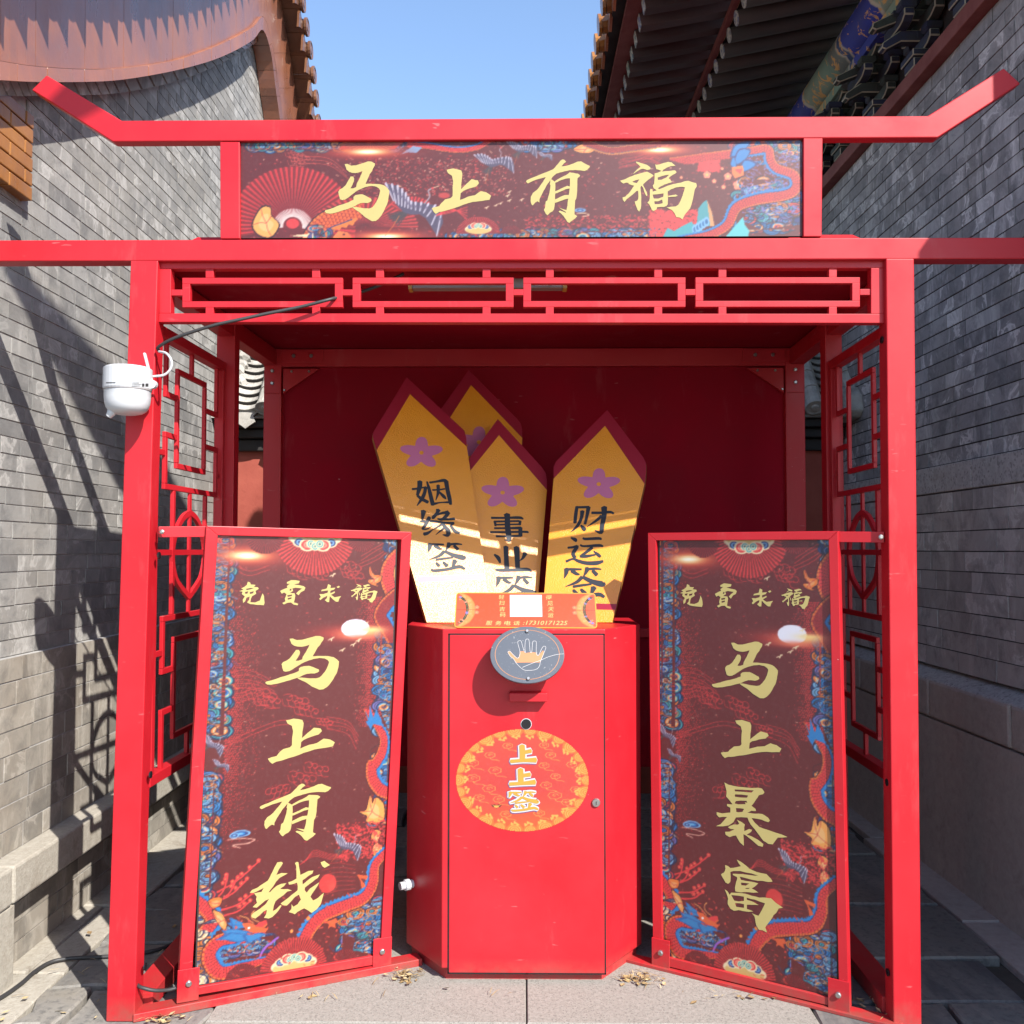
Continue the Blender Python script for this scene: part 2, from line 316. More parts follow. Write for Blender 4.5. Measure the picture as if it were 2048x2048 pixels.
# ------------------------------------------------------------ brickwork
me_b = mesh_data('brick', *(lambda b: (b.v, b.f))(MB().box(0, 1, 0, 1, 0, 1)))
def bricks(root, X, s, y0, y1, z0, z1, course, length, mat, limit, keep=None, gap=.003, rough=.0009, header=.3, proud=.022):
    """running bond on the plane x = X of the walls' frame, s = side the faces look to; the ones that show largest become parts"""
    cells = []; nz = max(1, round((z1 - z0) / course)); ch = (z1 - z0) / nz
    for j in range(nz):
        y = y0 - random.uniform(0, length)
        while y < y1:
            L = length * (random.uniform(.46, .55) if random.random() < header else random.uniform(.94, 1.06))
            a, b = max(y, y0), min(y + L, y1); y += L
            if b - a < .02: continue
            c = (a, b, z0 + j * ch, z0 + (j + 1) * ch)
            if keep and not keep((a + b) / 2, (c[2] + c[3]) / 2): continue
            cells.append(c)
    cells.sort(key=lambda c: -(c[1] - c[0]) * (c[3] - c[2]) / ((c[0] + c[1]) / 2) ** 3)
    vis = [c for c in cells if c[0] > abs(X) * 1.55]; rest = [c for c in cells if c[0] <= abs(X) * 1.55] + vis[limit:]; vis = vis[:limit]
    B = BASE[root]
    def dims(c):
        p = random.uniform(-rough, rough); gg = gap / 2 + random.uniform(0, .0012)
        x0, x1 = (X - proud, X + p) if s > 0 else (X + p, X + proud)
        if s > 0: x0, x1 = X - proud, X + p
        else: x0, x1 = X - p, X + proud
        return x0, x1, c[0] + gg, c[1] - gg, c[2] + gg, c[3] - gg
    for c in vis:
        x0, x1, a, b, u, v = dims(c)
        o = inst('brick', me_b, root, B @ WM @ Matrix.Translation((x0, a, u)) @ Matrix.Diagonal((x1 - x0, b - a, v - u, 1)))
    mb = MB()
    for c in rest: mb.box(*dims(c))
    if rest: obj('brickwork', [WM @ v for v in mb.v], mb.f, mat, root, kind='stuff')
me_b.materials.append(M['brickL'])
def wbox(*a): b = MB().box(*a); b.v = [WM @ v for v in b.v]; return b
# ------------------------------------------------------------ building on the left: sunlit grey gable wall with a glazed verge
LB = thing('gable_building', 'sunlit grey brick building with brown glazed curved gable edge, left of the red booth', 'building', WM @ Vector((-1.56, 4, 0)), WROT)
S1 = 2.841
z1 = lambda pts, X: [onwall(x / S1, y / S1, X) for x, y in pts]
A_ = z1([(0, 545), (190, 545), (480, 540), (700, 520), (980, 460), (1200, 375), (1340, 300), (1430, 246), (1466, 232), (1480, 300), (1505, 500), (1530, 675), (1550, 850)], -1.535)
B_ = z1([(0, 455), (200, 465), (480, 465), (700, 452), (980, 404), (1200, 345), (1340, 285), (1440, 225), (1495, 170), (1540, 300), (1566, 500), (1590, 675), (1606, 850)], -1.505)
B2_ = z1([(0, 455), (200, 465), (480, 465), (700, 452), (980, 404), (1200, 345), (1340, 285), (1440, 225), (1495, 170), (1540, 300), (1566, 500), (1590, 675), (1606, 850)], -1.452)
C2_ = z1([(0, 347), (200, 377), (480, 394), (700, 387), (980, 347), (1200, 274), (1340, 210), (1440, 152), (1502, 100), (1556, 300), (1586, 500), (1608, 675), (1622, 850)], -1.458)
C_ = z1([(0, 345), (200, 375), (480, 392), (700, 385), (980, 345), (1200, 272), (1340, 208), (1440, 150), (1502, 98), (1556, 300), (1586, 500), (1608, 675), (1622, 850)], -1.475)
D_ = [Vector((-1.475, c.y - .02, c.z + .41 + .022 * i)) for i, c in enumerate(C_[:8])]
farD = z1([(1600, 60), (1643, 300), (1672, 500), (1692, 675), (1706, 850)], -1.475)
D_ += [Vector((-1.475, (D_[-1].y + farD[0].y) / 2 + .03, D_[-1].z + .10))] + farD[1:]
ext = lambda L: [L[0] + (L[0] - L[1]) * 1.2] + L + [L[-1] + (L[-1] - L[-2]) * 2.0]
A_, B_, C_, D_, B2_, C2_ = map(ext, (A_, B_, C_, D_, B2_, C2_))
def resample(L, n=5): return [Vector(p) for p in smooth_path(L, n)]
gA = resample(A_)
def gable_top(y):
    best = 0
    for p, q in zip(gA, gA[1:]):
        if min(p.y, q.y) <= y <= max(p.y, q.y) and abs(q.y - p.y) > 1e-6: best = max(best, p.z + (q.z - p.z) * (y - p.y) / (q.y - p.y))
    return best
yr, yend = gA[0].y, gA[-1].y
ys = [2.1] + [yr + (yend - yr) * k / 40 for k in range(41)]
prof = [(y, gable_top(y) + .03 if y >= yr else gable_top(yr) - .2) for y in ys]
wall = MB().prism([WM @ Vector((-1.5588, y, z)) for y, z in [(2.1, -.02)] + prof + [(yend, -.02)]], WM.to_3x3() @ Vector((-.5, 0, 0)))
wall.build('wall', M['mortar'], LB)
keepL = lambda y, z: z < gable_top(max(y, yr)) - .004 if y > yr else z < 2.4
bricks(LB, -1.556, 1, 2.1, yend - .02, .945, 4.5, .052, .235, M['brickL'], 210, keepL, .0035, .0009, .22)
me_bl = me_b.copy(); me_bl.materials[0] = M['brickLow']; me_up = me_b; me_b = me_bl
bricks(LB, -1.540, 1, 2.1, 6.6, .345, .945, .0745, .25, M['brickLow'], 60, None, .004, .0012)
wbox(-1.60, -1.5425, 2.1, 6.6, .34, .944).build('lower_wall', M['mortar'], LB)
wbox(-1.60, -1.5380, 2.84, 6.6, 0, .24).build('base_course', M['mortar'], LB)
bricks(LB, -1.535, 1, 2.86, 6.6, .0, .245, .062, .20, M['brickLow'], 30)
me_b = me_up
L = 2.30                                   # stone ledge that overhangs the recessed base
for k, ln in enumerate((.52, 1.02, .95, .80, 1.1)):
    vs = [(-1.58, -1.462)]; wbox(-1.60, -1.462 + random.uniform(-.002, .002), L + .003, L + ln - .003, .235, .345).build('ledge_stone', M['ledge'], LB, bevel=.008); L += ln
wbox(-1.60, -1.468, 2.2, 2.845, -.01, .232).build('corner_stone', M['ledge'], LB, bevel=.006)
# glazed verge
def strip(La, Lb, xa, xb, thick, nper, name, mat, gap=.0012):
    a = resample(La, 4); b = resample(Lb, 4); n = len(a)
    for i in range(0, n - 1, nper):
        j = min(i + nper, n - 1); mb = MB()
        for k in range(i, j):
            q = []
            for t, (p0, p1) in ((0, (a[k], b[k])), (1, (a[k + 1], b[k + 1]))):
                pass
            s0 = gap * 40 if k == i else 0
            e = [a[k].lerp(a[k + 1], s0), a[k + 1], b[k + 1], b[k].lerp(b[k + 1], s0)]
            f = [WM @ Vector((xa + random.uniform(0, .0003), e[0].y, e[0].z)), WM @ Vector((xa, e[1].y, e[1].z)), WM @ Vector((xb, e[2].y, e[2].z)), WM @ Vector((xb, e[3].y, e[3].z))]
            d = WM.to_3x3() @ Vector((-thick, 0, 0)); mb.hexa([f[0] + d, f[1] + d, f[2] + d, f[3] + d] + f)
        mb.build(name, M['glaze'] if a[i].y > 5.2 else mat, LB)
strip(A_, B_, -1.512, -1.505, .06, 1, 'corbel_brick', M['brickL'], .0035)
strip(B2_, C2_, -1.452, -1.458, .10, 3, 'verge_moulding', M['glaze'], .0012)
strip(C_, D_, -1.475, -1.470, .06, 4, 'gable_board', M['glaze'], .0007)
# verge tiles on top of the board: round tile, then a pointed drip tile
tb = MB(); tb.tube([(-.22, 0, 0), (.0, 0, 0), (.125, 0, 0)], .050, 12); tb.lathe((.125, 0, 0), (1, 0, 0), [(.058, 0), (.058, .016), (.050, .017), (.046, .013), (.030, .014), (.026, .018)], 18)
me_vt = mesh_data('verge_tile', tb.v, tb.f); me_vt.materials.append(M['verge'])
db = MB().prism([(.105, -.055, .0), (.105, -.05, -.055), (.105, -.022, -.10), (.105, 0, -.145), (.105, .022, -.10), (.105, .05, -.055), (.105, .055, 0), (.105, .03, -.018), (.105, -.03, -.018)], (.014, 0, 0))
db.box(-.22, .118, -.058, .058, -.018, -.008)
me_dt = mesh_data('drip_tile', db.v, db.f); me_dt.materials.append(M['verge'])
d = resample(D_, 10); acc = 0; k = 0
for p, q in zip(d, d[1:]):
    L = (q - p).length; t = q - p
    while acc < L:
        pos = p + t * (acc / L); tz = Vector((0, t.y, t.z)).normalized(); nz = Vector((1, 0, 0)).cross(tz)
        R = Matrix(((1, tz.x, nz.x), (0, tz.y, nz.y), (0, tz.z, nz.z))).to_4x4()
        P = Matrix.Translation(WM @ Vector((-1.475, pos.y, pos.z)) ) @ WM.to_3x3().to_4x4() @ R
        if k % 2 == 0: inst('verge_tile', me_vt, LB, BASE[LB] @ P @ Matrix.Translation((0, 0, .05)))
        else: inst('drip_tile', me_dt, LB, BASE[LB] @ P @ Matrix.Translation((0, 0, .018)))
        acc += .074; k += 1
    acc -= L
rs = resample(D_, 3); mb = MB()
mb.add([WM @ Vector((-1.49 - dx, p.y, p.z + .0)) for p in rs for dx in (0, 1.6)], [(2 * i, 2 * i + 1, 2 * i + 3, 2 * i + 2) for i in range(len(rs) - 1)])
mb.build('roof', M['verge'], LB)
# glazed pier bricks at the near corner
zt, zb = A_[1].z + .02, onwall(64, 404, -1.522).z; YP = onwall(67, 300, -1.522).y
n = 6
for j in range(n):
    y = 2.30 - (j % 2) * .085; ch = (zt - zb) / n
    while y < YP - .03:
        wbox(-1.56, -1.522 + random.uniform(-.002, .002), y + .0025, min(y + .175, YP) - .0025, zb + j * ch + .002, zb + (j + 1) * ch - .002).build('glazed_brick', M['amber'], LB, bevel=.003); y += .175
# ------------------------------------------------------------ building on the right: shaded wall, timber eaves
RB = thing('eaves_building', 'shaded dark grey brick building with deep painted timber eaves, right of the red booth', 'building', WM @ Vector((1.74, 4, 0)), WROT)
RY0 = 1.79
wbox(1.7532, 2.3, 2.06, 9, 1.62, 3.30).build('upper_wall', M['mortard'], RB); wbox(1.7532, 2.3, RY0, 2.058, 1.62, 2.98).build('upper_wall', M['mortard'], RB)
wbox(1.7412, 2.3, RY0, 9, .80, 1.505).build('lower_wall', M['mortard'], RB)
me_b2 = me_b.copy(); me_b2.materials[0] = M['brickR']; me_keep = me_b; me_b = me_b2
bricks(RB, 1.750, -1, RY0, 7.5, 1.62, 3.25, .0605, .245, M['brickR'], 215, lambda y, z: y > 2.19 or z < 2.95, .004, .0012, .32)
me_b3 = me_b.copy(); me_b3.materials[0] = M['brickRL']; me_b = me_b3
bricks(RB, 1.738, -1, RY0, 7.5, .80, 1.505, .0745, .30, M['brickRL'], 85, None, .003, .0012, .35)
y = RY0
for ln in (.55, .62, .6, .72, .45, .7, .66, .7, .8): wbox(1.733, 2.2, y + .002, y + ln - .002, 1.508, 1.617).build('band_stone', M['bandst'], RB, bevel=.004); y += ln
y = RY0
for ln in (.7, .72, .62, .75, .7, .8, .9): wbox(1.675, 2.2, y + .003, y + ln - .003, .605, .755).build('plinth_stone', M['plinth'], RB, bevel=.012); y += ln
b = MB()
for a, c in ((RY0, 8),): b.hexa([(1.68, a, .752), (1.78, a, .752), (1.78, c, .752), (1.68, c, .752), (1.683, a, .757), (1.78, a, .800), (1.78, c, .800), (1.683, c, .757)])
b.v = [WM @ v for v in b.v]; b.build('plinth_cap', M['bandst'], RB)
wbox(1.678, 2.2, RY0, 8, -.01, .600).build('plinth_render', M['plinth'], RB)
wbox(1.700, 2.2, 2.10, 9, 3.252, 3.318).build('wall_plate', M['oldred'], RB, bevel=.004)
# eaves
ZE = HC
EY0, EY1 = 2.26, 8.6
def wm(b): b.v = [WM @ v for v in b.v]; return b
wm(MB().tube([(1.695, EY0, ZE + 2.49), (1.695, EY1, ZE + 2.49)], .095, 20)).build('purlin', M['beamblue'], RB, smooth=True)
wm(MB().box(1.66, 1.73, EY0, EY1, ZE + 2.335, ZE + 2.385)).build('purlin_tie', M['beamblue'], RB)
wm(MB().box(1.80, 1.95, EY0, EY1, ZE + 2.045, ZE + 2.62)).build('bracket_board', M['dark'], RB)
fl = MB().beam((0, 0, -.006), (.47, 0, .079), .062, .066)
me_fr = mesh_data('flying_rafter', fl.v, fl.f); me_fr.materials.append(M['rafter'])
fe = MB().beam((-.004, 0, -.0067), (0, 0, -.006), .058, .062); me_fe = mesh_data('rafter_end', fe.v, fe.f); me_fe.materials.append(M['rend'])
rr_ = MB().tube([(0, 0, 0), (.85, 0, .17)], .036, 12); me_rr = mesh_data('round_rafter', rr_.v, rr_.f, True); me_rr.materials.append(M['rrafter'])
re_ = MB().lathe((-.0006, 0, -.0001), (-1, 0, -.2), [(.035, 0), (.035, .004)], 14); me_re = mesh_data('rafter_end', re_.v, re_.f); me_re.materials.append(M['rend'])
y = EY0 + .06
BR = BASE[RB] @ WM
while y < 8.4:
    a = inst('flying_rafter', me_fr, RB, BR @ Matrix.Translation((.632, y, ZE + 2.605)))
    inst('rafter_end', me_fe, a, Matrix.Identity(4))
    a = inst('round_rafter', me_rr, RB, BR @ Matrix.Translation((1.075, y, ZE + 2.537)))
    inst('rafter_end', me_re, a, Matrix.Identity(4)); y += .15
def sheet(x0, za, x1, zb, th, name, mat): wm(MB().prism([(x0, EY0, za), (x1, EY0, zb), (x1, EY0, zb + th), (x0, EY0, za + th)], (0, EY1 - EY0, 0))).build(name, mat, RB)
sheet(.585, ZE + 2.632, 1.10, ZE + 2.725, .02, 'soffit_board', M['soffit'])
sheet(1.09, ZE + 2.592, 1.95, ZE + 2.762, .02, 'soffit_board', M['soffit'])
sheet(1.045, ZE + 2.575, 1.075, ZE + 2.58, .035, 'rafter_stop', M['oldred'])
sheet(.555, ZE + 2.624, .640, ZE + 2.640, .03, 'eave_board', M['oldred'])
sheet(.50, ZE + 2.66, .90, ZE + 2.74, .03, 'roof_bed', M['dark'])
wm(MB().prism([(.53, EY0, ZE + 2.692), (2.3, EY0, ZE + 3.25), (2.3, EY0, ZE + 3.35), (.53, EY0, ZE + 2.80)], (0, EY1 - EY0, 0))).build('roof', M['amber'], RB)
wm(MB().prism([(.45, .30, 4.96), (.47, 1.2, 4.34), (.49, 2.15, 3.98), (1.1, 2.2, 4.36), (1.05, 1.3, 5.02), (.75, .78, 5.14)], (.05, 0, .12))).build('shadow_roof_corner', M['amber'], RB)  # unseen corner, added and shaped to cast the soft shadow on the left wall
te = MB().tube([(-.03, 0, 0), (.25, 0, .07)], .046, 10); te.lathe((-.03, 0, 0), (-1, 0, -.1), [(.052, 0), (.052, .016), (.03, .018)], 14)
me_te = mesh_data('eave_tile', te.v, te.f); me_te.materials.append(M['amber'])
dt = MB().prism([(-.01, -.055, .0), (-.01, -.05, -.03), (-.01, 0, -.075), (-.01, .05, -.03), (-.01, .055, 0)], (.014, 0, 0)); dt.box(0, .3, -.05, .05, -.004, .006)
me_ed = mesh_data('drip_tile', dt.v, dt.f); me_ed.materials.append(M['glaze'])
y = EY0 + .1
while y < 8.4:
    inst('eave_tile', me_te, RB, BR @ Matrix.Translation((.49, y, ZE + 2.70))); inst('drip_tile', me_ed, RB, BR @ Matrix.Translation((.50, y + .092, ZE + 2.685))); y += .185
# bracket sets between plate and purlin
def edge(o): o.data.materials.append(M['bedge']); o.modifiers['bevel'].material = 1; o.modifiers['bevel'].segments = 1; return o
def bracket(y, big):
    t = obj('bracket_set', *(lambda b: (b.v, b.f))(wm(MB().box(1.70, 1.80, y - .05, y + .05, ZE + 2.046, ZE + 2.085).box(1.69, 1.80, y - .065, y + .065, ZE + 2.085, ZE + 2.115))), M['bracket'], RB, bevel=.004); edge(t)
    def arm(x, z, half, th=.045, h=.055, nm='bracket_arm'):
        pr = [(x - th / 2, y - half, z + h), (x - th / 2, y - half, z + h * .45), (x - th / 2, y - half * .75, z + h * .12), (x - th / 2, y - half * .45, z), (x - th / 2, y + half * .45, z), (x - th / 2, y + half * .75, z + h * .12), (x - th / 2, y + half, z + h * .45), (x - th / 2, y + half, z + h)]
        edge(wm(MB().prism(pr, (th, 0, 0))).build(nm, M['bracket'], t, bevel=.0045))
        for sy in (-half + .03, 0, half - .03):
            wm(MB().box(x - .033, x + .033, y + sy - .028, y + sy + .028, z + h + .008, z + h + .032).hexa([(x - .024, y + sy - .02, z + h), (x + .024, y + sy - .02, z + h), (x + .024, y + sy + .02, z + h), (x - .024, y + sy + .02, z + h), (x - .033, y + sy - .028, z + h + .008), (x + .033, y + sy - .028, z + h + .008), (x + .033, y + sy + .028, z + h + .008), (x - .033, y + sy + .028, z + h + .008)])).build('bearing_block', M['bracket'], t)
    arm(1.76, ZE + 2.115, .12); arm(1.76, ZE + 2.21, .17); arm(1.66, ZE + 2.21, .11); arm(1.70, ZE + 2.30, .15)
    for z, x0, tip in ((2.165, 1.575, -.035), (2.255, 1.535, -.04)):
        edge(wm(MB().prism([(1.82, y - .024, ZE + z), (1.66, y - .024, ZE + z), (x0 + .02, y - .024, ZE + z + tip), (x0, y - .024, ZE + z + tip + .008), (x0 + .005, y - .024, ZE + z + tip + .03), (1.66, y - .024, ZE + z + .05), (1.82, y - .024, ZE + z + .05)], (0, .048, 0))).build('slanting_arm', M['bracket'], t, bevel=.0045))
for i in range(13): bracket(2.62 + .45 * i, 0)
me_b = me_keep
# ------------------------------------------------------------ cross wall behind the booth with a tiled coping
BW = thing('coping_wall', 'red plastered wall with pale tiled coping, seen through the gaps behind the booth', 'wall', (0, 5.05, 0))
MB().box(-1.62, 1.68, 5.02, 5.35, -.01, 1.80).build('wall_body', M['plaster'], BW)
MB().box(-1.62, 1.68, 4.98, 5.4, 1.80, 1.86).box(-1.62, 1.68, 4.94, 5.4, 1.865, 1.91).box(-1.62, 1.68, 4.90, 5.4, 1.915, 1.955).build('cornice', M['dark'], BW, bevel=.006)
MB().prism([(-1.62, 4.86, 1.96), (-1.62, 5.45, 1.96), (-1.62, 5.3, 2.42), (-1.62, 5.18, 2.42)], (3.3, 0, 0)).build('roof_core', M['tile'], BW)
P0, P1 = Vector((0, 4.84, 1.985)), Vector((0, 5.19, 2.44)); dr = P1 - P0; nr = Vector((0, -dr.z, dr.y)).normalized(); du = dr.normalized()
pan = MB(); NP = 10
for k in range(NP):
    o0 = P0 + dr * (k / NP); o1 = P0 + dr * ((k + 1.25) / NP)
    for o_, up_ in ((o0, .014), ):
        vs = []
        for i in range(9):
            a = (i / 8 - .5) * 2; x = a * .08; h = (a * a - 1) * .034
            for q, e in ((o0, .022), (o1, -.004), (o0, -.002)): vs.append(q + Vector((x, 0, 0)) + nr * (h + e + .03))
        pan.add(vs, [(3 * i, 3 * i + 3, 3 * i + 4, 3 * i + 1) for i in range(8)] + [(3 * i + 2, 3 * i + 5, 3 * i + 3, 3 * i) for i in range(8)])
dv = [P0 + Vector((x, -.004, z)) for x, z in ((-.075, .03), (-.06, .0), (-.04, -.02), (-.05, -.05), (-.02, -.07), (0, -.085), (.02, -.07), (.05, -.05), (.04, -.02), (.06, 0), (.075, .03), (.03, .002), (-.03, .002))]
pan.prism(dv, (0, .014, 0))
me_pan = mesh_data('pan_tiles', pan.v, pan.f); me_pan.materials.append(M['tile'])
jn = MB()
for k in range(1, NP):
    o0 = P0 + dr * (k / NP) - du * .003; vs = []
    for i in range(9):
        a = (i / 8 - .5) * 2; x = a * .08; h = (a * a - 1) * .034
        for e in (.026, .048): vs.append(o0 + Vector((x, 0, 0)) + nr * (h + e) - du * (.004 if e < .03 else 0))
    jn.add(vs, [(2 * i, 2 * i + 2, 2 * i + 3, 2 * i + 1) for i in range(8)])
me_jn = mesh_data('tile_joint', jn.v, jn.f); me_jn.materials.append(M['dark'])
tub = MB(); NT = 5
for k in range(NT): tub.tube([P0 + dr * (k / NT) + nr * .035, P0 + dr * ((k + .97) / NT) + nr * .035], [.045, .042], 12)
tub.lathe(P0 + nr * .035, -du, [(.050, 0), (.050, .012), (.042, .012), (.040, .008), (.02, .008), (.016, .016)], 18)
me_tub = mesh_data('barrel_tile', tub.v, tub.f); me_tub.materials.append(M['tile'])
x = -1.43
while x < 1.66:
    pt_ = inst('pan_tile', me_pan, BW, BASE[BW] @ Matrix.Translation((x, 0, 0))); inst('tile_joint', me_jn, pt_, Matrix.Identity(4)); inst('barrel_tile', me_tub, BW, BASE[BW] @ Matrix.Translation((x + .108, 0, 0))); x += .216
b = MB()
for z, r in ((2.45, .075), (2.52, .06), (2.58, .07)): b.box(-1.62, 1.68, 5.235 - r, 5.235 + r, z, z + .062)
b.build('ridge', M['tile'], BW, bevel=.01)
# rough mortar where the coping meets the left gable, broken cornice stone on the right
b = MB()
for k in range(26):
    cx, cy, cz = -1.545 + random.uniform(0, .06), 4.86 + random.uniform(0, .25), 1.98; cz += (cy - 4.84) * 1.3 + random.uniform(.02, .08); r = random.uniform(.02, .045)
    b.lathe((cx, cy, cz), (random.uniform(-1, 1), random.uniform(-1, 1), random.uniform(-1, 1)), [(r * .3, -r), (r, -r * .3), (r * .9, r * .4), (r * .3, r)], 6)
b.build('mortar_fillet', M['tile'], BW)
MB().prism([(1.60, 4.70, 1.97), (1.60, 4.74, 1.94), (1.60, 4.95, 1.93), (1.60, 4.95, 2.08), (1.60, 4.78, 2.10), (1.60, 4.72, 2.05)], (.10, 0, 0)).build('cornice_stone', M['tile'], BW, bevel=.012)
# ------------------------------------------------------------ the red booth
BT = thing('booth', 'red steel booth with upturned top beam and lattice sides standing between two grey walls', 'booth', (0, 3.1, 0))
red = M['red']; BV = .003
def quadbar(a, b, c, d, Y, dep, **k):       # front face corners (photo points on plane Y), depth behind
    return MB().prism([at(*p, Y) for p in (a, b, c, d)], (0, dep, 0))
def floorz(v, z): v = Vector(v); v.z = z; return v
# front posts
def post(tl, tr, bl, br, Y, dep):
    P = [at(*tl, Y), at(*tr, Y)]; Q = [floorz(at(*bl, Y), 0.0), floorz(at(*br, Y), 0.0)]
    return MB().hexa([Q[0], Q[1], Q[1] + Vector((0, dep, 0)), Q[0] + Vector((0, dep, 0)), P[0], P[1], P[1] + Vector((0, dep, 0)), P[0] + Vector((0, dep, 0))])
pL = post((261, 521), (316, 521), (211.5, 2046), (268.5, 2046), 2.6, .058); pL.build('post', red, BT, bevel=BV)
pR = post((1772, 517), (1828.5, 517), (1787, 2046), (1843.5, 2046), 2.6, .058); pR.build('post', red, BT, bevel=BV)
for px, py in ((305, 1112), (281, 1536)): # dark bolt holes in the post's side
    pass
# long lower beam and the upturned top beam
a, b, c, d = at(-60, 480.5, 2.6), at(2115, 474.5, 2.6), at(2115, 517.5, 2.6), at(-60, 522.5, 2.6)
MB().prism([a, b, c, d], (0, .052, 0)).build('lower_beam', red, BT, bevel=BV)
top = [(93, 150), (243, 241), (1855.5, 231.5), (2008, 136), (2041, 167), (1876, 275), (225, 283), (63, 179.5)]
MB().prism([at(*p, 2.6) for p in top], (0, .036, 0)).build('top_beam', red, BT, bevel=BV)
quadbar((440, 283.5), (479, 283.5), (479.5, 477), (440.5, 477), 2.601, .034).build('banner_post', red, BT, bevel=.002)
quadbar((1607, 276), (1645.5, 276), (1643.5, 473), (1607, 473), 2.601, .034).build('banner_post', red, BT, bevel=.002)
# fretwork under the lower beam
YF = 2.618
fr = obj('fret_panel', *(lambda b: (b.v, b.f))(
    quadbar((319, 525), (1768.5, 520.5), (1768.5, 536), (319, 537.5), YF, .03).add(*(lambda q: (q.v, q.f))(quadbar((318, 626.5), (1768.5, 627.5), (1768.5, 646), (317, 644), YF, .03)))
    .add(*(lambda q: (q.v, q.f))(quadbar((319, 537.5), (342, 537.5), (341.5, 626.5), (318, 626.5), YF, .03))).add(*(lambda q: (q.v, q.f))(quadbar((1742, 536), (1768.5, 536), (1768.5, 627.5), (1742, 627.5), YF, .03)))), red, BT, bevel=.0015)
def yy(y, x): return y - (x - 365) * .0008
def fbar(x0, x1, y0, y1, name='fret_bar', dep=.018):
    return quadbar((x0, yy(y0, x0)), (x1, yy(y0, x1)), (x1, yy(y1, x1)), (x0, yy(y1, x0)), YF + .004, dep).build(name, red, fr, bevel=.001)
for x0, x1 in ((364.5, 685), (705, 1027), (1046.5, 1371), (1391, 1720)):
    fbar(x0, x1, 555.5, 567.5); fbar(x0, x1, 602.5, 614.5); fbar(x0, x0 + 15.5, 567.5, 602.5); fbar(x1 - 15.5, x1, 567.5, 602.5)
for x0 in (411, 624, 751.5, 965, 1091.5, 1308.5, 1437, 1658):
    fbar(x0, x0 + 15.8, 536.5, 555.5); fbar(x0, x0 + 15.8, 614.5, 629)
for x0, x1 in ((340, 364.5), (685, 705), (1027, 1046.5), (1371, 1391), (1720, 1744)): fbar(x0, x1, 579, 591)
# middle and back posts
def vpost(x0, x1, y0, y1, z1_, z0=0.0, name='post'): return MB().box(x0, x1, y0, y1, z0, z1_).build(name, red, BT, bevel=.002)
ZR = 2.07
XL, XR = -1.060, 1.092                      # outer faces at the middle posts
vpost(-1.062, -.998, 3.245, 3.30, ZR, name='middle_post'); vpost(1.040, 1.098, 3.245, 3.30, ZR, name='middle_post')
YB = 3.75
vpost(-1.036, -.966, YB, YB + .05, ZR - .03, name='back_post'); vpost(1.043, 1.119, YB, YB + .05, ZR - .03, name='back_post')
MB().box(-1.036, 1.119, YB - .002, YB + .05, 2.008, 2.079).build('back_beam', red, BT, bevel=.002)
MB().box(-.966, 1.043, YB + .012, YB + .042, .93, .965).build('back_rail', red, BT, bevel=.002)
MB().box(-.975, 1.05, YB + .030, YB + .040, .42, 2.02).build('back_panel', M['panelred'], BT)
for x0, x1, xb0, xb1 in ((-1.075, -1.02, -1.036, -.985), (1.035, 1.085, 1.06, 1.119)):
    MB().hexa([(x0, 2.66, 2.02), (x1, 2.66, 2.02), (xb1, YB, 2.012), (xb0, YB, 2.012), (x0, 2.66, 2.076), (x1, 2.66, 2.076), (xb1, YB, 2.076), (xb0, YB, 2.076)]).build('side_beam', red, BT, bevel=.002)
# roof sheet: a shallow tray with a slightly raised, hipped top
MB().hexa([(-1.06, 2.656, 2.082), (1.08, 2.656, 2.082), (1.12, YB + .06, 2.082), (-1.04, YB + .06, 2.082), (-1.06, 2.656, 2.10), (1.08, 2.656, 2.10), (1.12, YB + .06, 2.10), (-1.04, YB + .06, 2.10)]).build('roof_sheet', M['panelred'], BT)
MB().hexa([(-1.06, 2.657, 2.102), (1.08, 2.657, 2.102), (1.10, 3.7, 2.102), (-1.04, 3.7, 2.102), (-.95, 2.72, 2.188), (.955, 2.72, 2.188), (.93, 3.5, 2.21), (-.9, 3.5, 2.21)]).build('roof_lid', red, BT)
# corner plates with bolts inside
def plate(pts, th, parent, nm='corner_plate'): return MB().prism(pts, th).build(nm, red, parent, bevel=.0015)
def bolt(p, axis, r=.0075, parent=BT, nm='bolt', mat=None, h=.006):
    return MB().lathe(p, axis, [(r, 0), (r, h * .6), (r * .7, h)], 10).build(nm, mat or M['steel'], parent)
for s, xo, xi in ((-1, -1.036, -.966), (1, 1.119, 1.043)):
    y0 = YB - .006
    pl = plate([(xo - s * .005, y0, 2.02), (xi, y0, 2.02), (xi, y0, 1.90), (xo - s * .005, y0, 1.90)], (0, .005, 0), BT)
    for z in (1.99, 1.94): bolt(((xo + xi) / 2, y0, z), (0, -1, 0), parent=pl)
    pl = plate([(xi, y0, 2.075), (xi - s * .17, y0, 2.075), (xi - s * .17, y0, 2.025), (xi, y0, 2.025)], (0, .005, 0), BT)
    for dx in (.05, .12): bolt((xi - s * dx, y0, 2.05), (0, -1, 0), parent=pl)
    pl = plate([(xi - s * .005, YB + .004, 2.0), (xi - s * .15, YB + .004, 2.0), (xi - s * .005, YB + .004, 1.90)], (0, .02, 0), BT, 'gusset')
    for dx, z in ((.04, 1.995), (.11, 1.995), (.012, 1.92)): bolt((xi - s * dx, YB + .004, z - .006), (0, -1, 0), .005, parent=pl)
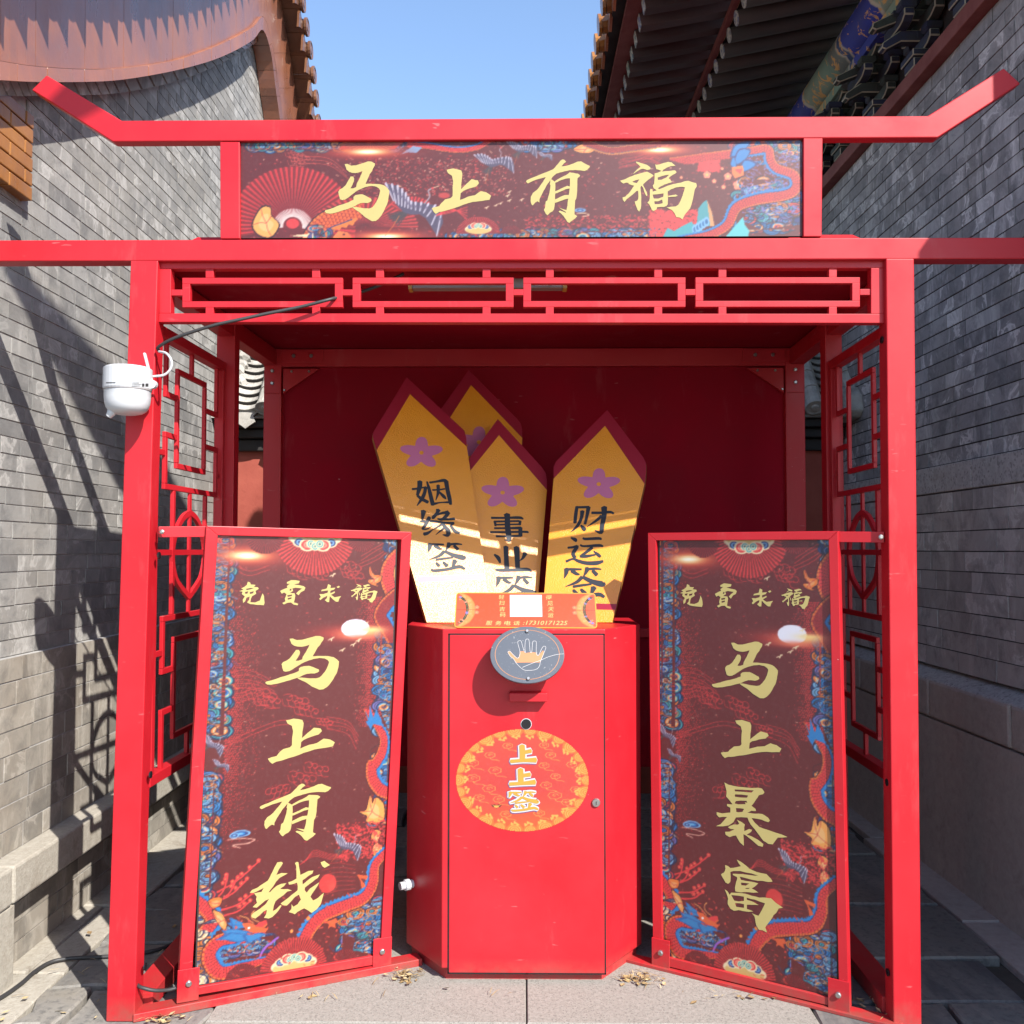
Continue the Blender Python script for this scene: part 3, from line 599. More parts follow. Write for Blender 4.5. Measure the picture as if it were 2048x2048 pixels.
# lattice sides
def lattice(Xf, sl, s):
    X = lambda y: Xf + sl * (y - 2.7)
    T = .011; Z0, Z1 = .628, 1.908; ZC = (Z0 + Z1) / 2
    def bar(y0, z0_, y1, z1_, w=.0165, parent=None, nm='lattice_bar', t=T):
        return MB().beam((X(y0), y0, z0_), (X(y1), y1, z1_), *((w, t) if False else (t, w)), upv=((0, 0, 1) if abs(z1_ - z0_) < 1e-4 else (0, 1, 0)))
    fr = MB(); 
    for a in ((2.655, Z1 - .0, 3.245, Z1 - .0), (2.655, Z0, 3.245, Z0)):
        q = MB().beam((X(a[0]), a[0], a[1]), (X(a[2]), a[2], a[3]), .034, .030); fr.add(q.v, q.f)
    for y in (2.675, 3.232):
        q = MB().beam((X(y), y, Z0 + .015), (X(y), y, Z1 - .015), .030, .022, upv=(0, 1, 0)); fr.add(q.v, q.f)
    L = fr.build('lattice_panel', red, BT, bevel=.0015)
    up_ = [((2.967, 1.893), (2.967, 1.826)), ((2.845, 1.818), (3.09, 1.818)), ((2.845, 1.530), (3.09, 1.530)), ((2.852, 1.539), (2.852, 1.809)), ((3.083, 1.539), (3.083, 1.809)),
           ((2.764, 1.893), (2.764, 1.742)), ((2.755, 1.734), (2.843, 1.734)), ((2.843, 1.615), (2.755, 1.615)), ((2.764, 1.606), (2.764, 1.471)), ((2.755, 1.462), (3.205, 1.462)), ((3.196, 1.471), (3.196, 1.606)), ((3.205, 1.615), (3.092, 1.615)),
           ((3.196, 1.893), (3.196, 1.742)), ((3.205, 1.734), (3.092, 1.734)), ((2.686, 1.56), (2.755, 1.56)), ((3.205, 1.53), (3.221, 1.53)), ((2.83, 1.453), (2.83, ZC + .01)), ((3.10, 1.453), (3.10, ZC + .01))]
    for (ya, za), (yb, zb) in up_:
        for f in (0, 1):
            A, B_ = (za, zb) if f == 0 else (2 * ZC - za, 2 * ZC - zb)
            q = bar(ya, A, yb, B_); q.build('lattice_bar', red, L, bevel=.001)
    for (ya, za), (yb, zb) in (((2.686, ZC), (3.221, ZC)),):
        bar(ya, za, yb, zb, t=T * .8).build('lattice_bar', red, L)
    bar(2.965, 1.453, 2.965, 2 * ZC - 1.453, t=T * .7).build('lattice_bar', red, L)
    ring = [(2.965, 1.392), (3.02, 1.375), (3.07, 1.335), (3.098, 1.285), (3.098, 1.235), (3.075, 1.19), (3.04, 1.165), (3.0, 1.145), (2.965, 1.130), (2.93, 1.145), (2.89, 1.165), (2.855, 1.19), (2.832, 1.235), (2.832, 1.285), (2.86, 1.335), (2.91, 1.375)]
    ring = [(p[0], p[1]) for p in smooth_path(ring + [ring[0]], 4)]; n = len(ring) - 1; cy, cz = 2.965, 1.262; vs = []
    for y, z in ring[:n]:
        k = Vector((0, y - cy, z - cz)); k = k.normalized() * .009
        for dx in (-T / 2, T / 2):
            for sg in (-1, 1): vs.append((X(y) + dx, y + k.y * sg, z + k.z * sg))
    fs = []
    for i in range(n):
        j = (i + 1) % n
        for a, b in ((0, 1), (1, 3), (3, 2), (2, 0)): fs.append((4 * i + a, 4 * i + b, 4 * j + b, 4 * j + a))
    obj('lattice_ring', vs, fs, red, L)
lattice(-1.055, .02, -1); lattice(1.055, .02, 1)
# floor braces behind the poster boards
def brace(a, b, c, d, z=.05):
    P = [gz(*p, z) for p in (a, b, c, d)]; return MB().prism(P, (0, 0, -z + .002)).build('floor_brace', red, BT, bevel=.002)
MB().box(-1.098, -1.026, 2.66, 3.245, .003, .05).build('floor_rail', red, BT, bevel=.002)
MB().box(.985, 1.058, 2.66, 3.245, .003, .05).build('floor_rail', red, BT, bevel=.002)
# bolt holes in the inner sides of the posts
for s, x, z in ((-1, -1.0155, 1.26), (-1, -1.030, .655), (-1, -1.037, .135), (1, .997, .64), (1, .9905, .13), (1, 1.0015, 1.86)):
    MB().lathe((x, 2.628, z), (-s, 0, 0), [(.010, 0), (.010, .0035)], 12).build('bolt_hole', M['lens'], BT)
# LED batten under the roof, just behind the fretwork
lt = thing('batten_light', 'thin grey light batten with white labels under the booth roof behind the fretwork', 'light fixture', (0, 2.7, 2.05))
grey = flat('grey_film', (.20, .165, .155), .35)
MB().box(-.32, .115, 2.70, 2.735, 2.030, 2.058).build('batten_body', grey, lt, bevel=.002)
MB().box(-.331, -.3205, 2.698, 2.737, 2.028, 2.060).box(.1155, .127, 2.698, 2.737, 2.028, 2.060).build('end_cap', M['yellow'], lt)
MB().box(.035, .072, 2.6985, 2.7, 2.036, 2.055).box(.083, .110, 2.6985, 2.7, 2.036, 2.055).build('paper_label', M['white_print'], lt)
# ------------------------------------------------------------ banner
bn = thing('banner_sign', 'wide maroon banner with four gold characters between the two upper beams', 'sign', at(1040, 476, 2.61))
BP = Plane(at(480, 476.5, 2.612), (1, 0, 0), (0, 0, 1))
bw = BP.uv(1605, 476)[0]; bh = BP.uv(480, 283)[1]
def board(P, w, h, th, name, mat, parent, u0=0, v0=0):
    return MB().prism([P.pt(u0, v0), P.pt(u0 + w, v0), P.pt(u0 + w, v0 + h), P.pt(u0, v0 + h)], P.N * -th).build(name, mat, parent)
board(BP, bw, bh, .012, 'backing_board', M['dark'], bn)
# ------------------------------------------------------------ two poster boards
def rect_plane(q, k):                       # the upright rectangle a measured quad belongs to; k = corner whose depth is known
    R = np.array([list(ray(*p)) for p in q]); Am = np.stack([R[0], -R[1], R[2], -R[3]], 1)
    t = np.linalg.svd(Am)[2][-1]; t = t / t[k]; P = [Vector(R[i]) * t[i] for i in range(4)]
    return P
def poster_board(q, k, inner, label, side):
    P = rect_plane(q, k); s = 2.655 / P[k].y; P = [EYE + p * s for p in P]; TL, TR, BR, BL = P
    pl = Plane(BL, BR - BL, TL - BL)
    t = thing('poster_board', label, 'poster board', floorz((BL + BR) / 2, 0), group='poster boards hinged out in front of the booth')
    O = [pl.uv(*p) for p in q]; I = [pl.uv(*p) for p in inner]; D = .034
    def bar(pts, name='frame_bar', w0=0.0, d=D): return MB().prism([pl.pt(u, v, w0) for u, v in pts], pl.N * -d).build(name, red, t, bevel=.0015)
    bar([O[0], O[1], I[1], I[0]]); bar([O[1], O[2], I[2], I[1]]); bar([O[2], O[3], I[3], I[2]]); bar([O[3], O[0], I[0], I[3]])
    # sill rail on the ground from the post foot to the cabinet
    z = Vector((0, 0, 1)); du = (BR - BL); du.z = 0; du.normalize(); nn = Vector((du.y, -du.x, 0))
    if nn.y > 0: nn = -nn
    la, lb = (.115, .10) if side < 0 else (.10, .135)
    a = floorz(BL, 0) - du * la + nn * .012; b = floorz(BR, 0) + du * lb + nn * .012; zt = min(BL.z, BR.z) - .003
    MB().prism([a, b, b + z * (zt), a + z * (zt)], nn * -.052).build('sill_rail', red, t, bevel=.002)
    for u, sg in ((O[3][0], 1), (O[2][0], -1)): # folded corner plates with a bolt
        cp = MB().prism([pl.pt(u - sg * .003, -.012, .004), pl.pt(u + sg * .055, -.012, .004), pl.pt(u + sg * .055, .078, .004), pl.pt(u - sg * .003, .078, .004)], pl.N * -.0035).build('corner_plate', red, t, bevel=.001)
        MB().lathe(pl.pt(u + sg * .027, .038, .004), pl.N, [(.0085, 0), (.0085, .005), (.006, .007)], 12).build('bolt', M['steel'], t)
    # stay from the board's top corner to the front post
    e = TL if side < 0 else TR; xo = -1.018 if side < 0 else 1.0
    MB().beam((xo, 2.632, e.z - .018), (e.x - side * .0 , e.y + .02, e.z - .016), .012, .030).build('stay', red, t, bevel=.001)
    MB().lathe((xo - side * .016, 2.617, e.z - .018), (0, -1, 0), [(.007, 0), (.007, .005), (.004, .007)], 10).build('bolt', M['steel'], t)
    us = [u for u, v in I]; vs_ = [v for u, v in I]
    u0, u1, v0, v1 = (I[0][0] + I[3][0]) / 2, (I[1][0] + I[2][0]) / 2, (I[3][1] + I[2][1]) / 2, (I[0][1] + I[1][1]) / 2
    MB().prism([pl.pt(u0 - .004, v0 - .004, -.010), pl.pt(u1 + .004, v0 - .004, -.010), pl.pt(u1 + .004, v1 + .004, -.010), pl.pt(u0 - .004, v1 + .004, -.010)], pl.N * -.008).build('backing_board', M['dark'], t)
    return t, pl, (u0, u1, v0, v1)
qL = [(412.5, 1051.6), (823.4, 1063.8), (780, 1924.4), (355.5, 1997)]
iL = [(435.5, 1070.5), (803, 1079), (761, 1909.4), (382.5, 1977)]
qR = [(1295.4, 1065.9), (1675.8, 1062), (1698, 2021.7), (1306, 1926)]
iR = [(1312, 1081), (1657, 1079.5), (1678, 2001), (1325, 1912)]
PBL, PLL, IL = poster_board(qL, 3, iL, 'left red framed maroon poster board, in full sun beside the white camera post', -1)
PBR, PLR, IR = poster_board(qR, 2, iR, 'right red framed maroon poster board, nearest the shaded dark brick wall', 1)
# ------------------------------------------------------------ the cabinet
cb = thing('cabinet', 'red six sided metal cabinet with a flush door, standing under the booth roof', 'cabinet', (0, 3.05, 0))
ZT = at(1050, 1258, 2.85).z
fp = [(-.241, 2.85), (.245, 2.85), (.372, 3.03), (.372, 3.33), (-.368, 3.33), (-.368, 3.03)]
def hexprism(pts, z0, z1_): n = len(pts); return MB().add([(x, y, z0) for x, y in pts] + [(x, y, z1_) for x, y in pts], [tuple(range(n - 1, -1, -1)), tuple(range(n, 2 * n))] + [(i, (i + 1) % n, (i + 1) % n + n, i + n) for i in range(n)])
hexprism(fp, .038, ZT).build('cabinet_body', red, cb, bevel=.003)
c0 = Vector((0, 3.09)); ins = [(x * .955, 3.09 + (y - 3.09) * .93) for x, y in fp]
hexprism(ins, .0, .037).build('plinth', red, cb)
CP = Plane((0, 2.85, ZT), (1, 0, 0), (0, 0, 1))
dl, dr_, dt_, db_ = CP.uv(897.5, 1500)[0], CP.uv(1209, 1500)[0], CP.uv(1050, 1268.5)[1], CP.uv(1050, 1947)[1]
g_ = .0022
gr = MB()
for a in ((dl - g_, dl + g_, db_, dt_), (dr_ - g_, dr_ + g_, db_, dt_), (dl - g_, dr_ + g_, dt_ - g_, dt_ + g_), (dl - g_, dr_ + g_, db_ - g_, db_ + g_)):
    gr.box(a[0], a[1], 2.8492, 2.852, ZT + a[2], ZT + a[3])
gr.build('door_gap', M['lens'], cb)
door = MB().box(dl + g_, dr_ - g_, 2.8475, 2.86, ZT + db_ + g_, ZT + dt_ - g_).build('door', red, cb, bevel=.0015)
p = CP.hit(860 + 978 / 5.084, 1400 + 242 / 5.084)
MB().lathe(p + Vector((0, .001, 0)), (0, -1, 0), [(.0165, 0), (.0165, .0052), (.0135, .0056), (.0135, .005)], 24).build('hole_rim', M['white'], door)
MB().lathe(p + Vector((0, .001, 0)), (0, -1, 0), [(.0150, 0), (.0150, .0062)], 24).build('hole', M['lens'], door)
p = CP.hit(860 + 1687 / 5.084, 1400 + 1040 / 5.084)
MB().lathe(p, (0, -1, 0), [(.013, 0), (.013, .006), (.011, .009), (.004, .0092)], 20).build('lock', M['steel'], door)
MB().box(p.x - .001, p.x + .001, p.y - .0098, p.y - .008, p.z - .005, p.z + .005).build('keyhole', M['lens'], door)
# paper tray under the palm plate
a, b = CP.hit(1019, 1381), CP.hit(1094, 1400)
MB().prism([(a.x, 2.848, a.z), (a.x, 2.815, a.z - .003), (a.x, 2.815, b.z), (a.x, 2.848, b.z)], (b.x - a.x, 0, 0)).build('tray', red, cb, bevel=.002)
# palm plate on a short sleeve, tilted up
th = math.radians(24); PN = Vector((0, -math.cos(th), math.sin(th))); PC = at(1054.5, 1309, 2.782)
PPl = Plane(PC, (1, 0, 0), (0, math.sin(th), math.cos(th)))
RA, RBv = .1085, .0865
def ell(n, a, b): return [(a * math.cos(2 * math.pi * k / n), b * math.sin(2 * math.pi * k / n)) for k in range(n)]
MB().prism([PPl.pt(u, v, 0) for u, v in ell(64, RA, RBv)], PN * -.011).build('palm_plate', M['plate'], cb, bevel=.0015)
pp = BASE
MB().tube([PC - PN * .012, PC - PN * .05, Vector((PC.x, 2.845, PC.z - .02))], .055, 24).build('plate_sleeve', red, cb)
ringv = [PPl.pt(u * f, v * f, .0005) for u, v in ell(72, RA * .857, RBv * .857) for f in (1, 1.018)]
obj('engraved_ring', ringv, [(2 * i, 2 * i + 1, (2 * i + 3) % 144, (2 * i + 2) % 144) for i in range(72)], M['peach'], cb)
S5 = 5.084
pv = lambda pts: [PPl.uv(860 + x / S5, 1150 + y / S5) for x, y in pts]
for x, y in ((988, 572), (1000, 1055)):
    q = PPl.hit(860 + x / S5, 1150 + y / S5); MB().lathe(q, PN, [(.0055, 0), (.0055, .004), (.004, .0062)], 14).build('dome_screw', M['steel'], cb)
# white cable gland on the left face
q = atX(790, 1875, -.345); MB().lathe((-.345, 3.0, q.z), (-.82, -.57, 0), [(.013, 0), (.013, .012), (.017, .013), (.017, .028), (.012, .030), (.012, .045)], 12).build('cable_gland', M['white'], cb)
# ------------------------------------------------------------ security camera and cables
cc = thing('security_camera', 'white domed security camera with a stub antenna on the left front post', 'camera', at(256, 760, 2.53))
cp_ = at(256, 737, 2.525); r = .0625; zt = cp_.z; zm = at(256, 781, 2.525).z; zb = at(256, 829, 2.525).z
MB().lathe((cp_.x, 2.525, 0), (0, 0, 1), [(r * .9, zt + .002), (r, zt - .002), (r, zm + .004), (r * .97, zm)], 36).build('housing', M['white'], cc, smooth=False)
pr = [(r * a, zm - .0015 - (zm - zb) * b) for a, b in ((.97, 0), (.955, .04), (.95, .3), (.925, .52), (.87, .70), (.77, .84), (.62, .93), (.42, .98), (.2, 1.0))]
MB().lathe((cp_.x, 2.525, 0), (0, 0, 1), pr, 36).build('dome', M['white'], cc, smooth=True)
MB().lathe((cp_.x, 2.525, 0), (0, 0, 1), [(r * .985, zm - .0016), (r * .985, zm)], 36).build('dome_seam', grey, cc)
MB().tube([at(228, 812, 2.51), at(222, 827, 2.505), at(217, 833, 2.505)], [.016, .011, .008], 10).build('lens_nub', M['white'], cc)
MB().box(cp_.x + .0, cp_.x + .03, 2.57, 2.602, zm, zt - .01).build('wall_bracket', M['white'], cc)
MB().beam(at(305, 768, 2.535), at(289, 706, 2.535), .011, .006).build('antenna', M['white'], cc, bevel=.002)
MB().lathe(at(305, 769, 2.535), (0, -1, 0), [(.012, -.008), (.012, .008)], 14).build('antenna_hinge', M['white'], cc)
MB().tube(smooth_path([at(318, 703, 2.59), at(333, 707, 2.57), at(343, 722, 2.56), at(341, 738, 2.56), at(328, 750, 2.56), at(306, 753, 2.555)]), .0034, 8).build('white_lead', M['white'], cc)
for x0, x1, y0, y1 in ((264, 278, 765, 766.5), (264, 283, 768, 769), (264, 280, 771, 772), (284, 289, 767, 773), (291, 297, 767, 773), (212, 231, 764.5, 766)):
    Q = []
    for x in np.linspace(x0, x1, 5):
        rr2 = ray(x, (y0 + y1) / 2); # meet the housing's cylinder
        aa = rr2.x ** 2 + rr2.y ** 2; bb = -2 * (rr2.x * cp_.x + rr2.y * 2.525); c2 = cp_.x ** 2 + 2.525 ** 2 - (r + .0006) ** 2
        tt = (-bb - math.sqrt(max(0, bb * bb - 4 * aa * c2))) / (2 * aa); Q.append((EYE + rr2 * tt))
    dz = .0007 * (y1 - y0) / 1.0
    obj('printed_label', [v + Vector((0, 0, s)) for v in Q for s in (-dz, dz)], [(2 * i, 2 * i + 2, 2 * i + 3, 2 * i + 1) for i in range(4)], M['black'], cc)
cable = lambda name, pts, r, label, mat=None, cat='cable', **k: tag(obj(name, *(lambda b: (b.v, b.f))(MB().tube(smooth_path(pts, 8), r, 8)), mat or M['black'], None, smooth=True), label, cat, **k)
cable('power_cable', [at(318, 702, 2.60), at(317, 694, 2.585), at(345, 678, 2.57), at(390, 662, 2.565), at(434, 649, 2.565), at(480, 639, 2.57), at(530, 628, 2.58), at(600, 614, 2.59), at(655, 600, 2.60), at(675, 595, 2.63), at(700, 589, 2.68), at(731, 581, 2.70), at(765, 568, 2.70), at(808, 547, 2.70)], .0046, 'black cable drooping from the left front post into the fretwork')
cable('ground_cable', [gz(-30, 2012, .008), gz(10, 1990, .008), gz(45, 1965, .008), gz(70, 1943, .008), gz(105, 1923, .008), gz(150, 1916, .008), gz(215, 1913, .008), gz(300, 1903, .008), gz(350, 1885, .008), gz(400, 1855, .008)], .006, 'black cable lying on the paving beside the left wall')
cable('foot_cable', [at(272, 1963, 2.64), at(277, 1972, 2.615), at(290, 1977, 2.61), at(310, 1981, 2.62), at(335, 1980, 2.645), at(352, 1976, 2.66)], .005, 'short black cable between the left post foot and the left poster board')
# ------------------------------------------------------------ four fortune sticks
S3 = 3.22
sp = lambda pts: [(720 + x / S3, 720 + y / S3) for x, y in pts]
def stick(label, outer, face, Y0, x0, tilt, yaw, th=.022):
    n = Vector((yaw, -1, tilt)).normalized(); P = at(*x0, Y0); U = Vector((1, yaw, 0)).normalized(); V = n.cross(U); V = V if V.z > 0 else -V
    pl = Plane(P, U, V); t = thing('fortune_stick', label, 'fortune stick', floorz(P, ZT), group='giant fortune sticks on the cabinet')
    out = [pl.uv(*p) for p in sp(outer)]; fc = [pl.uv(*p) for p in sp(face)]
    MB().prism([pl.pt(u, v, 0) for u, v in out], pl.N * -th).build('board', M['stickside'], t)
    face_poly = [pl.pt(u, v, .0008) for u, v in fc]
    return t, pl, out, fc
def flatpoly(polys, pl, w, name, mat, parent):   # polygons (with optional holes) printed on a plane
    vs, fs = [], []
    for poly in polys:
        outer, holes = (poly if isinstance(poly, tuple) else (poly, []))
        pts = [[Vector((u, v, 0)) for u, v in q] for q in [outer] + list(holes)]; tri = tessellate_polygon(pts); n = len(vs)
        vs += [pl.pt(q.x, q.y, w) for r_ in pts for q in r_]; fs += [tuple(i + n for i in t3) for t3 in tri]
    # keep every face looking out
    out = []
    for f in fs:
        a, b, c = (vs[i] for i in f)
        if (b - a).cross(c - a).length < 1e-12: continue
        out.append(f if (b - a).cross(c - a).dot(pl.N) > 0 else f[::-1])
    return obj(name, vs, out, mat, parent)
def brush(strokes, pl, w, name, mat, parent, tf, dw=.00006):
    """brush strokes (x, y, width) turned into flat ink shapes; each stroke lies a hair above the one before"""
    vs, fs = [], []
    for k, st in enumerate(strokes):
        P = np.array([tf(x, y) for x, y, _ in st]); Wd = np.array([q[2] for q in st]) ; sc = np.linalg.norm(np.array(tf(1, 0)) - np.array(tf(0, 0))); scy = np.linalg.norm(np.array(tf(0, 1)) - np.array(tf(0, 0))); Wd = Wd * (sc * .5 + scy * .5) / 2
        if len(P) > 2: A = np.array(smooth_path(np.c_[P, Wd], 4)); P, Wd = A[:, :2], A[:, 2]
        t = np.gradient(P, axis=0); t /= np.linalg.norm(t, axis=1)[:, None] + 1e-9; nn = np.c_[-t[:, 1], t[:, 0]]
        n0 = len(vs); m = len(P); ww = w + k * dw
        h0 = P[0] - t[0] * Wd[0] * .45; h1 = P[-1] + t[-1] * Wd[-1] * .35
        for i in range(m):
            for s in (1, -1): q = P[i] + nn[i] * Wd[i] * s; vs.append(pl.pt(q[0], q[1], ww))
        vs.append(pl.pt(h0[0], h0[1], ww)); vs.append(pl.pt(h1[0], h1[1], ww)); a = n0 + 2 * m
        fs += [(n0 + 2 * i, n0 + 2 * i + 1, n0 + 2 * i + 3, n0 + 2 * i + 2) for i in range(m - 1)] + [(a, n0 + 1, n0), (n0 + 2 * m - 2, n0 + 2 * m - 1, a + 1)]
    out = []
    for f in fs:
        nrm = (vs[f[1]] - vs[f[0]]).cross(vs[f[2]] - vs[f[0]])
        out.append(f if nrm.dot(pl.N) >= 0 else f[::-1])
    return obj(name, vs, out, mat, parent)
